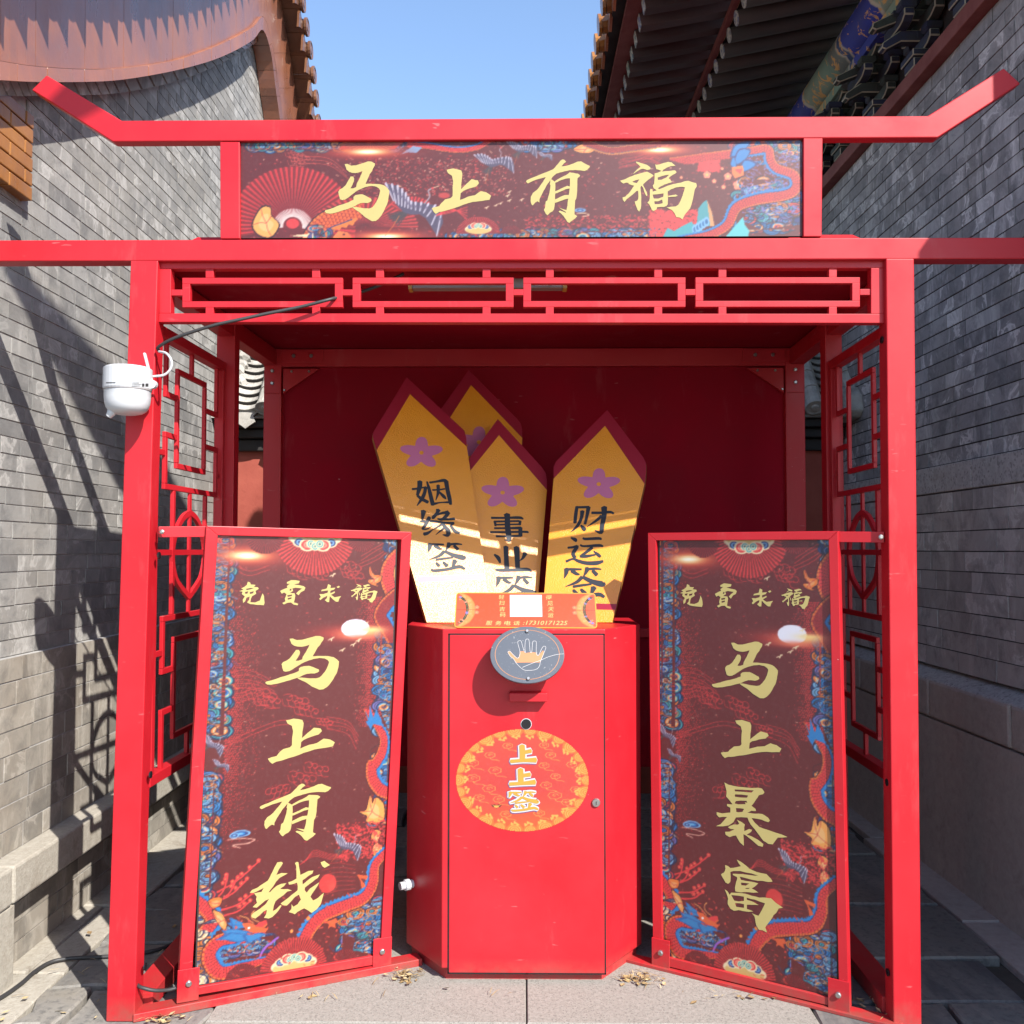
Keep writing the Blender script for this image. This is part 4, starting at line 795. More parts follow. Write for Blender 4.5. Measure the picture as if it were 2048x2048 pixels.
# ------------------------------------------------------------ lettering, traced as outlines (x, y in tracing units)
GLY = {
'ma': [[(475,275),(530,270),(600,305),(690,300),(770,275),(850,250),(920,225),(990,228),(1060,265),(1055,310),(1020,370),(1000,420),(960,470),(935,530),(910,590),(880,660),(960,655),(1050,660),(1150,665),(1240,690),(1300,740),(1340,790),(1335,860),(1320,960),(1300,1050),(1270,1110),(1230,1200),(1190,1270),(1130,1340),(1080,1375),(1010,1380),(940,1340),(880,1305),(820,1250),(760,1200),(700,1165),(630,1115),(650,1105),(760,1115),(850,1130),(950,1135),(1010,1115),(1050,1070),(1090,1010),(1120,950),(1150,860),(1165,790),(1140,750),(1090,715),(1000,700),(900,715),(830,740),(750,775),(690,810),(640,850),(600,880),(550,920),(490,960),(430,970),(390,955),(370,890),(355,810),(380,765),(440,735),(490,690),(520,640),(560,570),(590,515),(640,515),(660,560),(655,610),(630,670),(590,745),(640,745),(700,720),(710,660),(740,600),(770,540),(800,470),(820,410),(760,435),(690,450),(620,445),(560,425),(510,380),(490,320)],
 [(95,1190),(110,1165),(170,1150),(260,1120),(350,1080),(450,1050),(560,1010),(650,965),(650,910),(680,880),(740,865),(820,860),(880,885),(940,920),(990,945),(1000,985),(970,1010),(920,1030),(850,1025),(790,1030),(730,1055),(690,1080),(640,1105),(580,1125),(500,1155),(400,1185),(300,1215),(200,1232),(130,1225)]],
'shang': [[(893,1545),(950,1535),(1020,1550),(1030,1575),(1022,1640),(1020,1690),(1060,1655),(1110,1615),(1165,1625),(1175,1645),(1150,1670),(1090,1685),(1035,1705),(1015,1720),(1010,1770),(1080,1745),(1140,1735),(1190,1705),(1240,1715),(1280,1740),(1265,1770),(1200,1778),(1120,1785),(1040,1805),(960,1830),(880,1850),(830,1858),(800,1872),(780,1855),(765,1830),(790,1822),(830,1815),(845,1795),(880,1765),(930,1755),(945,1740),(945,1680),(950,1630),(940,1590),(905,1570)]],
'you': [[(145,770),(165,730),(250,690),(380,640),(500,590),(620,545),(720,505),(800,470),(850,420),(920,340),(980,260),(1030,232),(1070,240),(1115,290),(1060,330),(1000,400),(1100,390),(1200,365),(1300,330),(1400,285),(1480,280),(1560,330),(1690,395),(1680,430),(1620,490),(1560,515),(1470,500),(1330,490),(1200,495),(1080,520),(960,550),(880,575),(830,615),(780,660),(770,680),(740,720),(700,780),(640,860),(600,940),(550,1030),(510,1110),(470,1200),(470,1270),(420,1240),(370,1270),(310,1340),(280,1320),(255,1230),(260,1130),(310,1040),(390,980),(440,930),(490,860),(550,780),(600,700),(620,660),(500,690),(390,720),(280,765),(190,810)],
 [(740,700),(800,740),(850,780),(855,900),(850,1050),(845,1200),(840,1300),(820,1440),(780,1490),(720,1520),(660,1580),(620,1540),(575,1450),(605,1390),(620,1250),(660,1220),(690,1110),(720,980),(735,850),(720,840)],
 [(840,760),(900,720),(1000,665),(1100,620),(1150,590),(1200,545),(1300,560),(1400,580),(1450,615),(1440,650),(1390,690),(1385,850),(1380,1000),(1360,1170),(1330,1230),(1320,1400),(1315,1560),(1380,1605),(1330,1660),(1260,1710),(1190,1765),(1140,1740),(1090,1660),(1040,1590),(990,1540),(930,1490),(960,1470),(1100,1520),(1110,1505),(980,1425),(935,1395),(1000,1420),(1120,1455),(1145,1350),(1160,1200),(1185,1050),(1200,900),(1205,690),(1100,700),(1000,730),(900,780),(850,800)],
 [(850,1000),(950,960),(1050,910),(1140,870),(1210,890),(1200,935),(1100,955),(1000,1000),(900,1045),(850,1060)],
 [(840,1200),(950,1150),(1080,1095),(1190,1095),(1175,1180),(1080,1200),(970,1240),(850,1285)]],
'fu': [[(455,140),(520,160),(600,185),(680,210),(740,250),(770,285),(745,315),(690,325),(620,300),(570,300),(480,350),(390,410),(410,380),(480,310),(550,255),(500,205),(460,175)],
 ([(110,550),(150,540),(220,520),(320,470),(420,430),(530,400),(620,375),(690,360),(760,395),(830,440),(790,480),(720,530),(650,590),(600,640),(640,720),(680,800),(695,870),(670,885),(630,800),(600,700),(560,660),(545,700),(560,850),(560,1000),(550,1150),(515,1220),(480,1180),(450,1100),(420,1000),(470,985),(495,950),(500,850),(495,770),(460,775),(400,830),(330,890),(250,950),(200,1010),(165,960),(160,910),(220,895),(290,830),(350,750),(410,660),(360,650),(290,625),(290,600),(240,595),(180,615),(130,580)], [[(370,575),(440,545),(525,525),(470,605),(400,590)]]),
 ([(865,205),(890,215),(960,205),(1050,175),(1140,152),(1220,165),(1270,210),(1300,235),(1200,245),(1110,280),(1040,320),(1010,360),(1100,350),(1200,345),(1290,335),(1325,375),(1290,410),(1230,440),(1180,475),(1150,510),(1180,520),(1220,590),(1150,610),(1060,640),(980,680),(920,720),(950,740),(900,770),(830,720),(810,660),(840,620),(845,560),(850,480),(850,400),(930,380),(1000,345),(960,330),(890,310)], [[(915,490),(1000,460),(1100,435),(1165,430),(1100,490),(1000,535),(920,540)]]),
 ([(745,770),(760,730),(800,740),(810,790),(900,765),(950,740),(1050,700),(1150,660),(1250,630),(1350,610),(1420,600),(1500,570),(1570,560),(1650,590),(1740,610),(1755,680),(1710,750),(1690,850),(1670,950),(1640,1060),(1610,1150),(1550,1220),(1490,1290),(1440,1390),(1390,1350),(1310,1340),(1270,1250),(1220,1190),(1100,1130),(1200,1115),(1300,1110),(1360,1070),(1410,970),(1450,870),(1480,780),(1500,700),(1400,690),(1300,705),(1200,745),(1130,790),(1135,900),(1130,1000),(1130,1060),(1100,1100),(1050,1120),(900,1125),(890,1170),(830,1205),(790,1190),(760,1120),(730,1060),(690,1030),(730,990),(745,900)], [[(805,855),(900,850),(1040,830),(1035,900),(930,940),(830,940)],[(840,1000),(920,1000),(1010,960),(1020,1040),(940,1060),(850,1060)]]),
 [(1140,880),(1240,865),(1300,855),(1345,880),(1300,900),(1200,905),(1140,910)]],
'qian': [[(510,130),(580,128),(620,155),(590,210),(540,280),(500,370),(600,345),(720,365),(650,400),(560,440),(500,500),(450,580),(400,640),(365,690),(400,680),(450,630),(520,580),(600,555),(700,555),(650,610),(580,650),(720,670),(810,710),(720,720),(650,780),(560,830),(500,880),(470,960),(455,1060),(520,1030),(600,960),(620,980),(580,1040),(520,1110),(450,1170),(380,1190),(290,1165),(330,1100),(340,1020),(280,1040),(200,1110),(130,1155),(60,1120),(50,1090),(90,1040),(170,1000),(250,950),(320,900),(375,815),(300,840),(220,900),(150,950),(70,930),(110,890),(150,860),(130,790),(140,740),(90,670),(230,660),(270,590),(170,630),(80,660),(10,650),(50,600),(150,570),(250,510),(340,460),(380,390),(420,310),(460,220)],
 [(850,185),(890,165),(920,180),(940,300),(965,430),(1050,400),(1130,370),(1220,375),(1200,430),(1120,470),(1010,540),(1015,620),(1100,560),(1200,500),(1350,465),(1310,530),(1200,600),(1060,690),(1060,740),(1100,790),(1160,720),(1250,670),(1340,620),(1300,700),(1240,780),(1175,880),(1230,960),(1330,920),(1440,840),(1410,960),(1380,1060),(1300,1150),(1210,1200),(1150,1150),(1060,1090),(1000,1110),(930,1140),(880,1180),(830,1150),(760,1120),(810,1070),(810,970),(850,1030),(930,990),(990,910),(950,810),(880,840),(810,910),(720,990),(640,970),(600,930),(700,870),(800,800),(920,720),(920,640),(900,570),(810,590),(750,590),(735,540),(800,530),(890,490),(880,300),(875,240)],
 [(1355,230),(1430,210),(1500,270),(1545,305),(1440,350),(1400,320)]],
'bao': [([(228,80),(280,100),(400,110),(550,105),(640,90),(690,95),(718,135),(700,160),(650,180),(620,230),(590,280),(560,320),(610,350),(615,375),(560,380),(510,410),(600,410),(690,400),(760,435),(780,465),(760,488),(680,470),(560,468),(600,520),(650,560),(750,580),(850,600),(985,630),(870,655),(840,700),(810,745),(760,748),(700,720),(650,660),(600,600),(550,550),(510,470),(370,490),(340,550),(280,600),(200,625),(120,635),(180,600),(220,550),(260,500),(160,520),(130,490),(130,460),(200,465),(300,440),(300,380),(260,365),(260,340),(330,335),(300,300),(250,250),(255,180)], [[(355,150),(450,140),(590,130),(560,160),(450,165),(360,172)],[(358,210),(440,200),(520,200),(505,230),(420,238),(360,238)],[(370,290),(430,275),(500,268),(510,290),(480,290),(490,310),(400,325),(355,320)],[(370,375),(420,370),(470,370),(450,410),(400,422),(375,420)]]),
 [(380,515),(440,535),(480,560),(470,590),(470,640),(530,605),(565,610),(550,640),(500,680),(560,690),(640,720),(700,760),(690,795),(640,790),(570,740),(490,690),(460,680),(465,820),(420,790),(370,710),(330,720),(290,742),(240,720),(235,685),(290,675),(350,640),(300,640),(270,625),(300,600),(340,580),(390,575),(410,560)]],
'fuu': [([(380,1003),(440,1025),(500,1060),(530,1085),(620,1110),(740,1115),(790,1160),(812,1190),(770,1205),(700,1205),(640,1215),(500,1210),(415,1205),(430,1240),(550,1240),(640,1245),(600,1290),(560,1320),(640,1355),(580,1370),(480,1380),(430,1395),(360,1395),(355,1350),(370,1280),(385,1230),(380,1215),(330,1200),(330,1185),(400,1175),(500,1165),(600,1160),(640,1150),(560,1140),(420,1135),(340,1150),(300,1170),(300,1290),(270,1320),(240,1310),(200,1250),(182,1220),(220,1190),(240,1140),(235,1095),(270,1100),(300,1120),(380,1095),(430,1075),(400,1040)], [[(430,1275),(480,1270),(530,1268),(490,1300),(435,1305)],[(490,1330),(540,1318),(520,1335),(480,1340)]]),
 ([(228,1395),(260,1410),(290,1450),(310,1420),(400,1405),(480,1400),(560,1410),(650,1415),(720,1400),(790,1395),(850,1440),(930,1480),(880,1500),(850,1560),(820,1590),(790,1650),(750,1710),(720,1760),(740,1815),(690,1800),(640,1800),(610,1750),(600,1690),(590,1650),(560,1620),(640,1635),(680,1560),(720,1470),(600,1450),(500,1445),(500,1470),(580,1480),(645,1505),(560,1520),(500,1530),(500,1580),(580,1595),(520,1612),(400,1615),(340,1635),(300,1620),(265,1570),(270,1500),(250,1440)], [[(310,1450),(400,1440),(465,1440),(465,1490),(400,1510),(345,1510)],[(355,1540),(410,1530),(465,1530),(465,1575),(400,1580),(370,1580)]])],
'mian': [([(160,85),(190,95),(200,120),(260,125),(240,150),(290,155),(300,175),(260,200),(270,235),(220,265),(205,300),(200,340),(260,345),(320,320),(350,230),(370,270),(380,350),(370,380),(280,375),(200,365),(160,345),(185,310),(190,270),(150,285),(135,330),(110,350),(105,310),(130,270),(90,240),(100,210),(60,205),(110,185),(80,170),(120,150),(150,125)], [[(140,175),(190,165),(240,165),(200,180),(150,190)],[(130,215),(170,205),(160,235),(130,235)],[(190,215),(240,205),(230,230),(190,240)]])],
'fei': [([(650,90),(700,65),(810,75),(800,105),(740,120),(860,140),(885,160),(870,195),(830,215),(800,255),(770,230),(800,200),(840,170),(760,160),(720,170),(730,200),(690,225),(750,230),(760,260),(745,345),(800,360),(790,380),(740,370),(710,345),(660,350),(620,370),(600,350),(640,330),(630,300),(650,240),(620,220),(590,235),(570,200),(610,180),(660,160),(650,140),(690,110),(650,110)], [[(660,255),(720,245),(715,265),(665,275)],[(665,290),(715,280),(712,300),(668,310)],[(690,175),(710,172),(705,195),(685,200)]])],
'qiu': [[(1165,115),(1200,130),(1195,165),(1260,160),(1240,185),(1195,200),(1195,230),(1250,205),(1255,220),(1205,250),(1250,280),(1335,265),(1310,300),(1300,335),(1270,335),(1230,305),(1190,265),(1185,340),(1160,340),(1130,315),(1155,290),(1160,260),(1110,285),(1075,315),(1060,300),(1080,275),(1060,240),(1110,240),(1160,225),(1170,195),(1120,200),(1080,205),(1090,185),(1150,170)],[(1270,150),(1300,135),(1315,150),(1290,165)]],
}
def gl_bbox(polys):
    P = [p for q in polys for p in (q[0] if isinstance(q, tuple) else q)]; xs = [p[0] for p in P]; ys_ = [p[1] for p in P]
    return min(xs), min(ys_), max(xs), max(ys_)
def rough_edge(q, k=2):                     # split the traced outline and let the brush edge wander a little
    out = []; n = len(q)
    for i in range(n):
        a, b = q[i], q[(i + 1) % n]; L = math.hypot(b[0] - a[0], b[1] - a[1])
        out.append(a)
        for t in range(1, k): j = L * .035; out.append((a[0] + (b[0] - a[0]) * t / k + random.uniform(-j, j), a[1] + (b[1] - a[1]) * t / k + random.uniform(-j, j)))
    return out
def glyph(key, pl, box, parent, w=.0012, mat=None, name='gold_character'):
    polys = GLY[key]; x0, y0, x1, y1 = gl_bbox(polys); bx0, by0, bx1, by1 = box
    cx, cy = (bx0 + bx1) / 2, (by0 + by1) / 2
    uL, uR = pl.uv(bx0, cy)[0], pl.uv(bx1, cy)[0]; vT, vB = pl.uv(cx, by0)[1], pl.uv(cx, by1)[1]
    mp = lambda p: (uL + (uR - uL) * (p[0] - x0) / (x1 - x0), vT + (vB - vT) * (p[1] - y0) / (y1 - y0))
    obs = []; vs = []; P2 = []
    for q in polys:
        o, h = q if isinstance(q, tuple) else (q, [])
        P2.append(([mp(p) for p in rough_edge(o)], [[mp(p) for p in c] for c in h]))
    allv, allf = [], []
    for k, pq in enumerate(P2):
        pts = [[Vector((u, v, 0)) for u, v in c] for c in [pq[0]] + pq[1]]; tri = tessellate_polygon(pts); n = len(allv)
        allv += [pl.pt(q.x, q.y, w + .0001 * k) for r_ in pts for q in r_]
        for t3 in tri:
            a, b, c = (allv[i + n] for i in t3); cr = (b - a).cross(c - a)
            if cr.length > 1e-12: f = tuple(i + n for i in t3); allf.append(f if cr.dot(pl.N) > 0 else f[::-1])
    return obj(name, allv, allf, mat or M['gold'], parent)
def B(ox, oy, s, x0, y0, x1, y1): return (ox + x0 / s, oy + y0 / s, ox + x1 / s, oy + y1 / s)
def own(key, ox, oy, s): return B(ox, oy, s, *gl_bbox(GLY[key]))
glyph('ma', BP, own('ma', 640, 300, 9.66), bn); glyph('shang', BP, B(460, 270, 3.22, 1300, 216, 1682, 508), bn)
glyph('you', BP, own('you', 1040, 300, 12.075), bn); glyph('fu', BP, own('fu', 1230, 310, 10.733), bn)
R1, R3 = (340, 1040, 3.864), (1270, 1040, 3.864)
for pl, t, L in ((PLL, PBL, (('mian', own('mian', 470, 1150, 6.232)), ('fei', own('fei', 470, 1150, 6.232)), ('qiu', own('qiu', 470, 1150, 6.232)), ('fu', B(470, 1150, 6.232, 1450, 115, 1785, 350)),
        ('ma', B(*R1, 745, 900, 1312, 1320)), ('shang', own('shang', *R1)), ('you', B(340, 1500, 3.864, 695, 270, 1245, 718)), ('qian', own('qian', 500, 1710, 9.66)))),
    (PLR, PBR, (('mian', B(*R3, 340, 497, 515, 670)), ('fei', B(*R3, 610, 490, 780, 685)), ('qiu', B(*R3, 895, 530, 1060, 670)), ('fu', B(*R3, 1125, 530, 1345, 690)),
        ('ma', B(*R3, 585, 937, 1098, 1370)), ('shang', B(*R3, 655, 1555, 1125, 1868)), ('bao', own('bao', 1410, 1560, 6.04)), ('fuu', own('fuu', 1410, 1560, 6.04))))):
    for k, b in L: glyph(k, pl, b, t, w=-.0085)
# ------------------------------------------------------------ printed artwork: painted into fine meshes, one colour per point
c8 = lambda *c: np.array(c, float) / 255
BG, RED, RED2, ORG, CRM = c8(100, 25, 28), c8(222, 58, 60), c8(150, 30, 38), c8(226, 122, 52), c8(240, 218, 176)
BLU, LBL, TEA, NAV, LIL, DRK = c8(38, 122, 190), c8(120, 172, 214), c8(64, 160, 170), c8(44, 54, 116), c8(206, 196, 214), c8(62, 22, 30)
class Canvas:
    def __init__(s, w, h, px, bgc): s.w, s.h, s.px = w, h, px; s.nx, s.ny = int(round(w / px)), int(round(h / px)); s.a = np.tile(bgc, (s.ny, s.nx, 1)).astype(float)
    def win(s, x0, y0, x1, y1):
        i0, i1 = max(0, int(x0 / s.px)), min(s.nx, int(x1 / s.px) + 2); j0, j1 = max(0, int(y0 / s.px)), min(s.ny, int(y1 / s.px) + 2)
        if i1 <= i0 or j1 <= j0: return None
        X, Y = np.meshgrid((np.arange(i0, i1) + .5) * s.px, (np.arange(j0, j1) + .5) * s.px); return (slice(j0, j1), slice(i0, i1)), X, Y
    def blend(s, sl, m, c): s.a[sl] = s.a[sl] * (1 - m[..., None]) + np.asarray(c) * m[..., None]
    def inside(s, X, Y, P):
        r = np.zeros(X.shape, bool); n = len(P)
        for i in range(n):
            (xa, ya), (xb, yb) = P[i], P[(i + 1) % n]
            if ya == yb: continue
            c = ((ya > Y) != (yb > Y)) & (X < (xb - xa) * (Y - ya) / (yb - ya) + xa); r ^= c
        return r
    def poly(s, P, c, al=1.0):
        P = list(P); xs = [p[0] for p in P]; ys_ = [p[1] for p in P]; w = s.win(min(xs), min(ys_), max(xs), max(ys_))
        if w: s.blend(w[0], s.inside(w[1], w[2], P) * al, c)
    def line(s, P, wd, c, al=1.0):
        for (xa, ya), (xb, yb) in zip(P[:-1], P[1:]):
            r = wd + s.px; w = s.win(min(xa, xb) - r, min(ya, yb) - r, max(xa, xb) + r, max(ya, yb) + r)
            if not w: continue
            sl, X, Y = w; dx, dy = xb - xa, yb - ya; t = np.clip(((X - xa) * dx + (Y - ya) * dy) / (dx * dx + dy * dy + 1e-12), 0, 1)
            d = np.hypot(X - xa - t * dx, Y - ya - t * dy); s.blend(sl, np.clip((wd / 2 - d) / s.px + .5, 0, 1) * al, c)
    def curve(s, P, wd, c, al=1.0, n=5): s.line([tuple(p) for p in smooth_path(P, n)], wd, c, al)
    def disc(s, x, y, rx, ry, c, al=1.0, soft=0):
        w = s.win(x - rx * 1.5, y - ry * 1.5, x + rx * 1.5, y + ry * 1.5)
        if w: d = np.hypot((w[1] - x) / rx, (w[2] - y) / ry); s.blend(w[0], np.clip((1 - d) * (min(rx, ry) / s.px) + .5, 0, 1) * al if not soft else np.exp(-(d * soft) ** 2) * al, c)
    def glow(s, x, y, rx, ry):
        w = s.win(x - rx * 3, y - ry * 3, x + rx * 3, y + ry * 3); sl, X, Y = w; d = np.hypot((X - x) / rx, (Y - y) / ry)
        for k, c, al in ((.75, c8(206, 52, 44), .85), (1.25, c8(236, 130, 70), .85), (1.9, c8(252, 232, 150), .95), (3.0, c8(255, 252, 236), 1)): s.blend(sl, np.exp(-(d * k) ** 2) * al, c)
    def ringdisc(s, x, y, r, ry, cols):
        for k, c in enumerate(cols): f = 1 - k / len(cols); s.disc(x, y, r * f, ry * f, c)
    def waves(s, P, n, r0, r1, pal=None, lines=CRM):        # crowded swirling cloud-and-wave pattern inside an outline
        xs = [p[0] for p in P]; ys_ = [p[1] for p in P]; keep = s.a.copy()
        w = s.win(min(xs), min(ys_), max(xs), max(ys_)); pal = pal or [BLU, LBL, BLU, TEA, LBL, BLU, ORG, c8(90, 140, 205), c8(120, 110, 180), TEA, RED, ORG]; r0, r1, n = r0 * 1.7, r1 * 1.45, int(n * .55)
        if not w: return
        sl, X, Y = w; s.blend(sl, np.ones(X.shape), NAV)
        for _ in range(n):
            x, y, r = random.uniform(min(xs), max(xs)), random.uniform(min(ys_), max(ys_)), random.uniform(r0, r1); a = random.choice(pal); b = random.choice(pal)
            s.ringdisc(x, y, r * 1.25, r * .8, [NAV * .6, a, a * .55, a, NAV * .7, b, b * .6] if random.random() < .72 else [NAV * .6, a, lines * .85, b, NAV, b])
        for _ in range(n // 2):
            x, y, r = random.uniform(min(xs), max(xs)), random.uniform(min(ys_), max(ys_)), random.uniform(r0, r1) * 1.6; t = random.uniform(0, 6.3)
            s.curve([(x + r * (1 - k / 7) * math.cos(t + k * .75), y + .6 * r * (1 - k / 7) * math.sin(t + k * .75)) for k in range(6)], .0022, random.choice([LBL, NAV, DRK, DRK, ORG]), .7, 2)
        m = s.inside(X, Y, P); s.a[sl] = np.where(m[..., None], s.a[sl], keep[sl])
    def serpent(s, path, wd, fin=1, body=RED, tex=.009, finc=BLU, belly=ORG, taper=(1, 1)):
        A = np.array(smooth_path(path, 8)); L = np.r_[0, np.cumsum(np.hypot(*np.diff(A, axis=0).T))]; T = np.gradient(A, axis=0); T /= np.linalg.norm(T, axis=1)[:, None]
        W = wd / 2 * np.interp(L / L[-1], np.linspace(0, 1, len(taper)), taper); r = wd * 1.0; w = s.win(A[:, 0].min() - r, A[:, 1].min() - r, A[:, 0].max() + r, A[:, 1].max() + r)
        if not w: return
        sl, X, Y = w; best = np.full(X.shape, 9.0); S = np.zeros(X.shape); D = np.zeros(X.shape); Wm = np.ones(X.shape)
        for i in range(len(A)):
            dx, dy = X - A[i, 0], Y - A[i, 1]; d = np.hypot(dx, dy); m = d < best; best[m] = d[m]
            S[m] = L[i] + (dx * T[i, 0] + dy * T[i, 1])[m]; D[m] = (dx * -T[i, 1] + dy * T[i, 0])[m]; Wm[m] = W[i]
        q = D / Wm * fin; inb = np.abs(q) < 1; row = np.floor(S / tex); off = (row % 2) * .5; b = D / tex + off; fr_ = b - np.floor(b) - .5; fa = S / tex - row
        e = np.hypot(fr_ * 1.5, fa - .1); scale_line = (e > .78) | (np.abs(fr_) > .44) & (fa < .35)
        s.blend(sl, ((np.abs(q) < 1.12) & (best < Wm * 1.2)) * 1.0, DRK)
        s.blend(sl, inb * 1.0, body); s.blend(sl, (inb & scale_line) * .75, RED2 * .75); s.blend(sl, (inb & (q < -.74)) * .85, belly); s.blend(sl, (inb & (q < -.74) & (fa < .3)) * .8, RED2)
        tooth = 1.12 + .28 * np.abs((S / (wd * .35)) % 1 - .5) * 2
        s.blend(sl, ((q > .72) & (q < tooth) & (best < Wm * 1.6)) * 1.0, finc); s.blend(sl, ((q > .72) & (q < .82) & (best < Wm * 1.2)) * 1.0, NAV)
    def blob(s, pts, c, al=1.0): P = list(pts); Q = smooth_path([P[-1]] + P + [P[0], P[1]], 5); s.poly([tuple(q) for q in Q[5:-6]], c, al)
    def flame(s, pts, c=ORG):
        c0 = np.mean(np.array(pts), 0); sh = lambda f: [tuple(c0 + (np.array(p) - c0) * f) for p in pts]
        s.blob(sh(1.06), DRK); s.blob(sh(.95), c); s.blob([tuple(np.array(p) * .55 + c0 * .45 + (0, -.002)) for p in pts], CRM * .35 + c * .65)
        for k, p in enumerate(pts[::2]): m_ = (np.array(p) + c0) / 2 + np.array((.003, .002)) * (1 if k % 2 else -1); s.curve([tuple(c0 + (0, -.004)), tuple(m_), tuple(c0 + (np.array(p) - c0) * .9)], .0016, RED * .8, .85, 3)
    def fan(s, x, y, r, ry, a0, a1, n, c=RED, inner=.2):
        P = lambda a, f: (x + r * f * math.cos(a), y + ry * f * math.sin(a))
        for k in range(n):
            a, b = a0 + (a1 - a0) * k / n, a0 + (a1 - a0) * (k + 1) / n; m_ = (a + b) / 2
            s.poly([P(a, inner), P(a, .985), P(m_, 1), P(m_, inner)], c); s.poly([P(m_, inner), P(m_, 1), P(b, .985), P(b, inner)], c * .62); s.line([P(a, inner), P(a, .99)], .0018, RED2 * .7, .9)
    def emblem(s, x, y, r, sg=1):
        s.disc(x, y - sg * r * .2, r * 2.1, r * .75, CRM); s.disc(x, y - sg * r * .35, r * 1.9, r * .62, c8(214, 180, 110))
        for k in (-1.25, 1.25): s.ringdisc(x + k * r, y + sg * r * .15, r * .5, r * .4, [CRM, NAV, LBL, NAV])
        for k in (-.62, .62): s.ringdisc(x + k * r, y + sg * r * .35, r * .62, r * .5, [CRM, RED, c8(236, 140, 120), RED])
        for k in (-.35, 0, .35): s.ringdisc(x + k * r, y + sg * (r * .45 - abs(k) * r * .5), r * .36, r * .34, [CRM, TEA, CRM, TEA * .7])
    CR_L = [(1222, 596), (1290, 615), (1335, 660), (1362, 710), (1420, 722), (1500, 742), (1536, 772)]
    CR_T = [(1262, 700), (1290, 745), (1320, 775), (1360, 790), (1405, 790), (1440, 815), (1498, 922)]
    def crane(s, x, y, sc, an, fl=1):
        R = lambda p: (x + sc * ((p[0] - 1380) / 160 * fl * math.cos(an) + (p[1] - 750) / 160 * math.sin(an)), y + sc * ((p[0] - 1380) / 160 * fl * math.sin(an) - (p[1] - 750) / 160 * math.cos(an)))
        for k in range(12): s.line([R((1330 + k * 2, 765)), R((1222 + k * 5, 778 + k * 5 + (k % 3) * 8))], sc * .035, c8(70, 56, 60))
        s.line([R((1290, 790)), R((1250, 850)), R((1200, 905))], sc * .02, ORG)
        s.poly([R(p) for p in s.CR_L] + [R((1538, 850))] + [R(p) for p in s.CR_T[::-1]], c8(84, 72, 96))
        L, T = (np.array(smooth_path(q, 6)) for q in (s.CR_L, s.CR_T)); n = len(L)
        for k in range(0, n, 3):
            a, b = L[k], T[min(k, len(T) - 1)]; f = abs(k / (n - 1) - .5) * 2
            s.line([R(a), R(a + (b - a) * (.55 + .45 * f))], sc * .050, LIL * .92); s.line([R(a), R(a + (b - a) * .14)], sc * .07, LIL); q = a + (b - a) * .36; s.disc(*R(q), sc * .05, sc * .045, c8(120, 106, 132))
        s.curve([R((1440, 728)), R((1470, 690)), R((1465, 655)), R((1492, 640))], sc * .05, c8(160, 140, 150)); s.disc(*R((1490, 642)), sc * .05, sc * .04, RED); s.line([R((1495, 640)), R((1530, 630))], sc * .025, CRM)
    def cloudline(s, x, y, r, c=RED, wd=.0019, fl=1):
        wd *= .75
        for k in range(4):
            cx, cy, rr = x + fl * k * r * .55, y - k * r * .18 + random.uniform(-.1, .1) * r, r * random.uniform(.45, .7)
            s.curve([(cx + fl * rr * (1 - i / 9) * math.cos(2.4 - i * .75), cy + rr * .8 * (1 - i / 9) * math.sin(2.4 - i * .75)) for i in range(8)], wd, c, .9, 3)
            s.curve([(cx - fl * rr, cy), (cx - fl * rr * .6, cy - rr * 1.1), (cx + fl * rr * .6, cy - rr * 1.3)], wd, c, .8)
    def sweep(s, P, n, gap, c=RED, wd=.0017):
        for k in range(n): s.curve([(p[0] + random.uniform(-.004, .004), p[1] - k * gap + random.uniform(-.003, .003)) for p in P], wd, c, .75)
    def specks(s, n, x0, x1, y0, y1, c=None, r=.0014, dens=None, al=.9):
        for _ in range(n):
            x, y = random.uniform(x0, x1), random.uniform(y0, y1)
            if dens and random.random() > dens(x, y): continue
            q = r * random.uniform(.6, 1.6); cc_ = c if c is not None else random.choice([RED, RED, c8(220, 120, 110), c8(236, 190, 160)])
            if random.random() < .5: s.disc(x, y, q, q, cc_, al)
            else: a = random.uniform(-.9, .2); s.line([(x, y), (x + 3.5 * q * math.cos(a), y + 3.5 * q * math.sin(a))], q, cc_, al)
    def flower(s, x, y, r, c=c8(238, 140, 110)):
        for k in range(5): s.disc(x + r * .6 * math.cos(k * 1.257 + .3), y + r * .6 * math.sin(k * 1.257 + .3), r * .48, r * .48, c)
        s.disc(x, y, r * .25, r * .25, c8(240, 200, 90))
    def bird(s, x, y, r): s.curve([(x - r, y + r * .2), (x - r * .3, y + r * .5), (x, y)], r * .25, CRM); s.curve([(x, y), (x + r * .2, y + r * .8), (x + r * .9, y + r * 1.0)], r * .28, CRM)
    def bake(s, pl, u0, v0, u1, v1, cell, w, name, mat, parent, keep=None):
        nx, ny = int(round((u1 - u0) / cell)), int(round((v1 - v0) / cell)); I = np.clip(((np.arange(nx + 1) / nx) * s.nx - .5), 0, s.nx - 1); J = np.clip(((np.arange(ny + 1) / ny) * s.ny - .5), 0, s.ny - 1)
        k = np.array([.25, .5, .25]); b = s.a.copy(); b[1:-1] = b[:-2] * .2 + b[1:-1] * .6 + b[2:] * .2; b[:, 1:-1] = b[:, :-2] * .2 + b[:, 1:-1] * .6 + b[:, 2:] * .2
        C = b[J.round().astype(int)][:, I.round().astype(int)]; C = .5 * np.where(C <= .04045, C / 12.92, ((np.clip(C, 0, 1) + .055) / 1.055) ** 2.4)
        Bm = np.array(BASE[parent]); uu, vv = np.meshgrid(np.linspace(u0, u1, nx + 1), np.linspace(v0, v1, ny + 1))
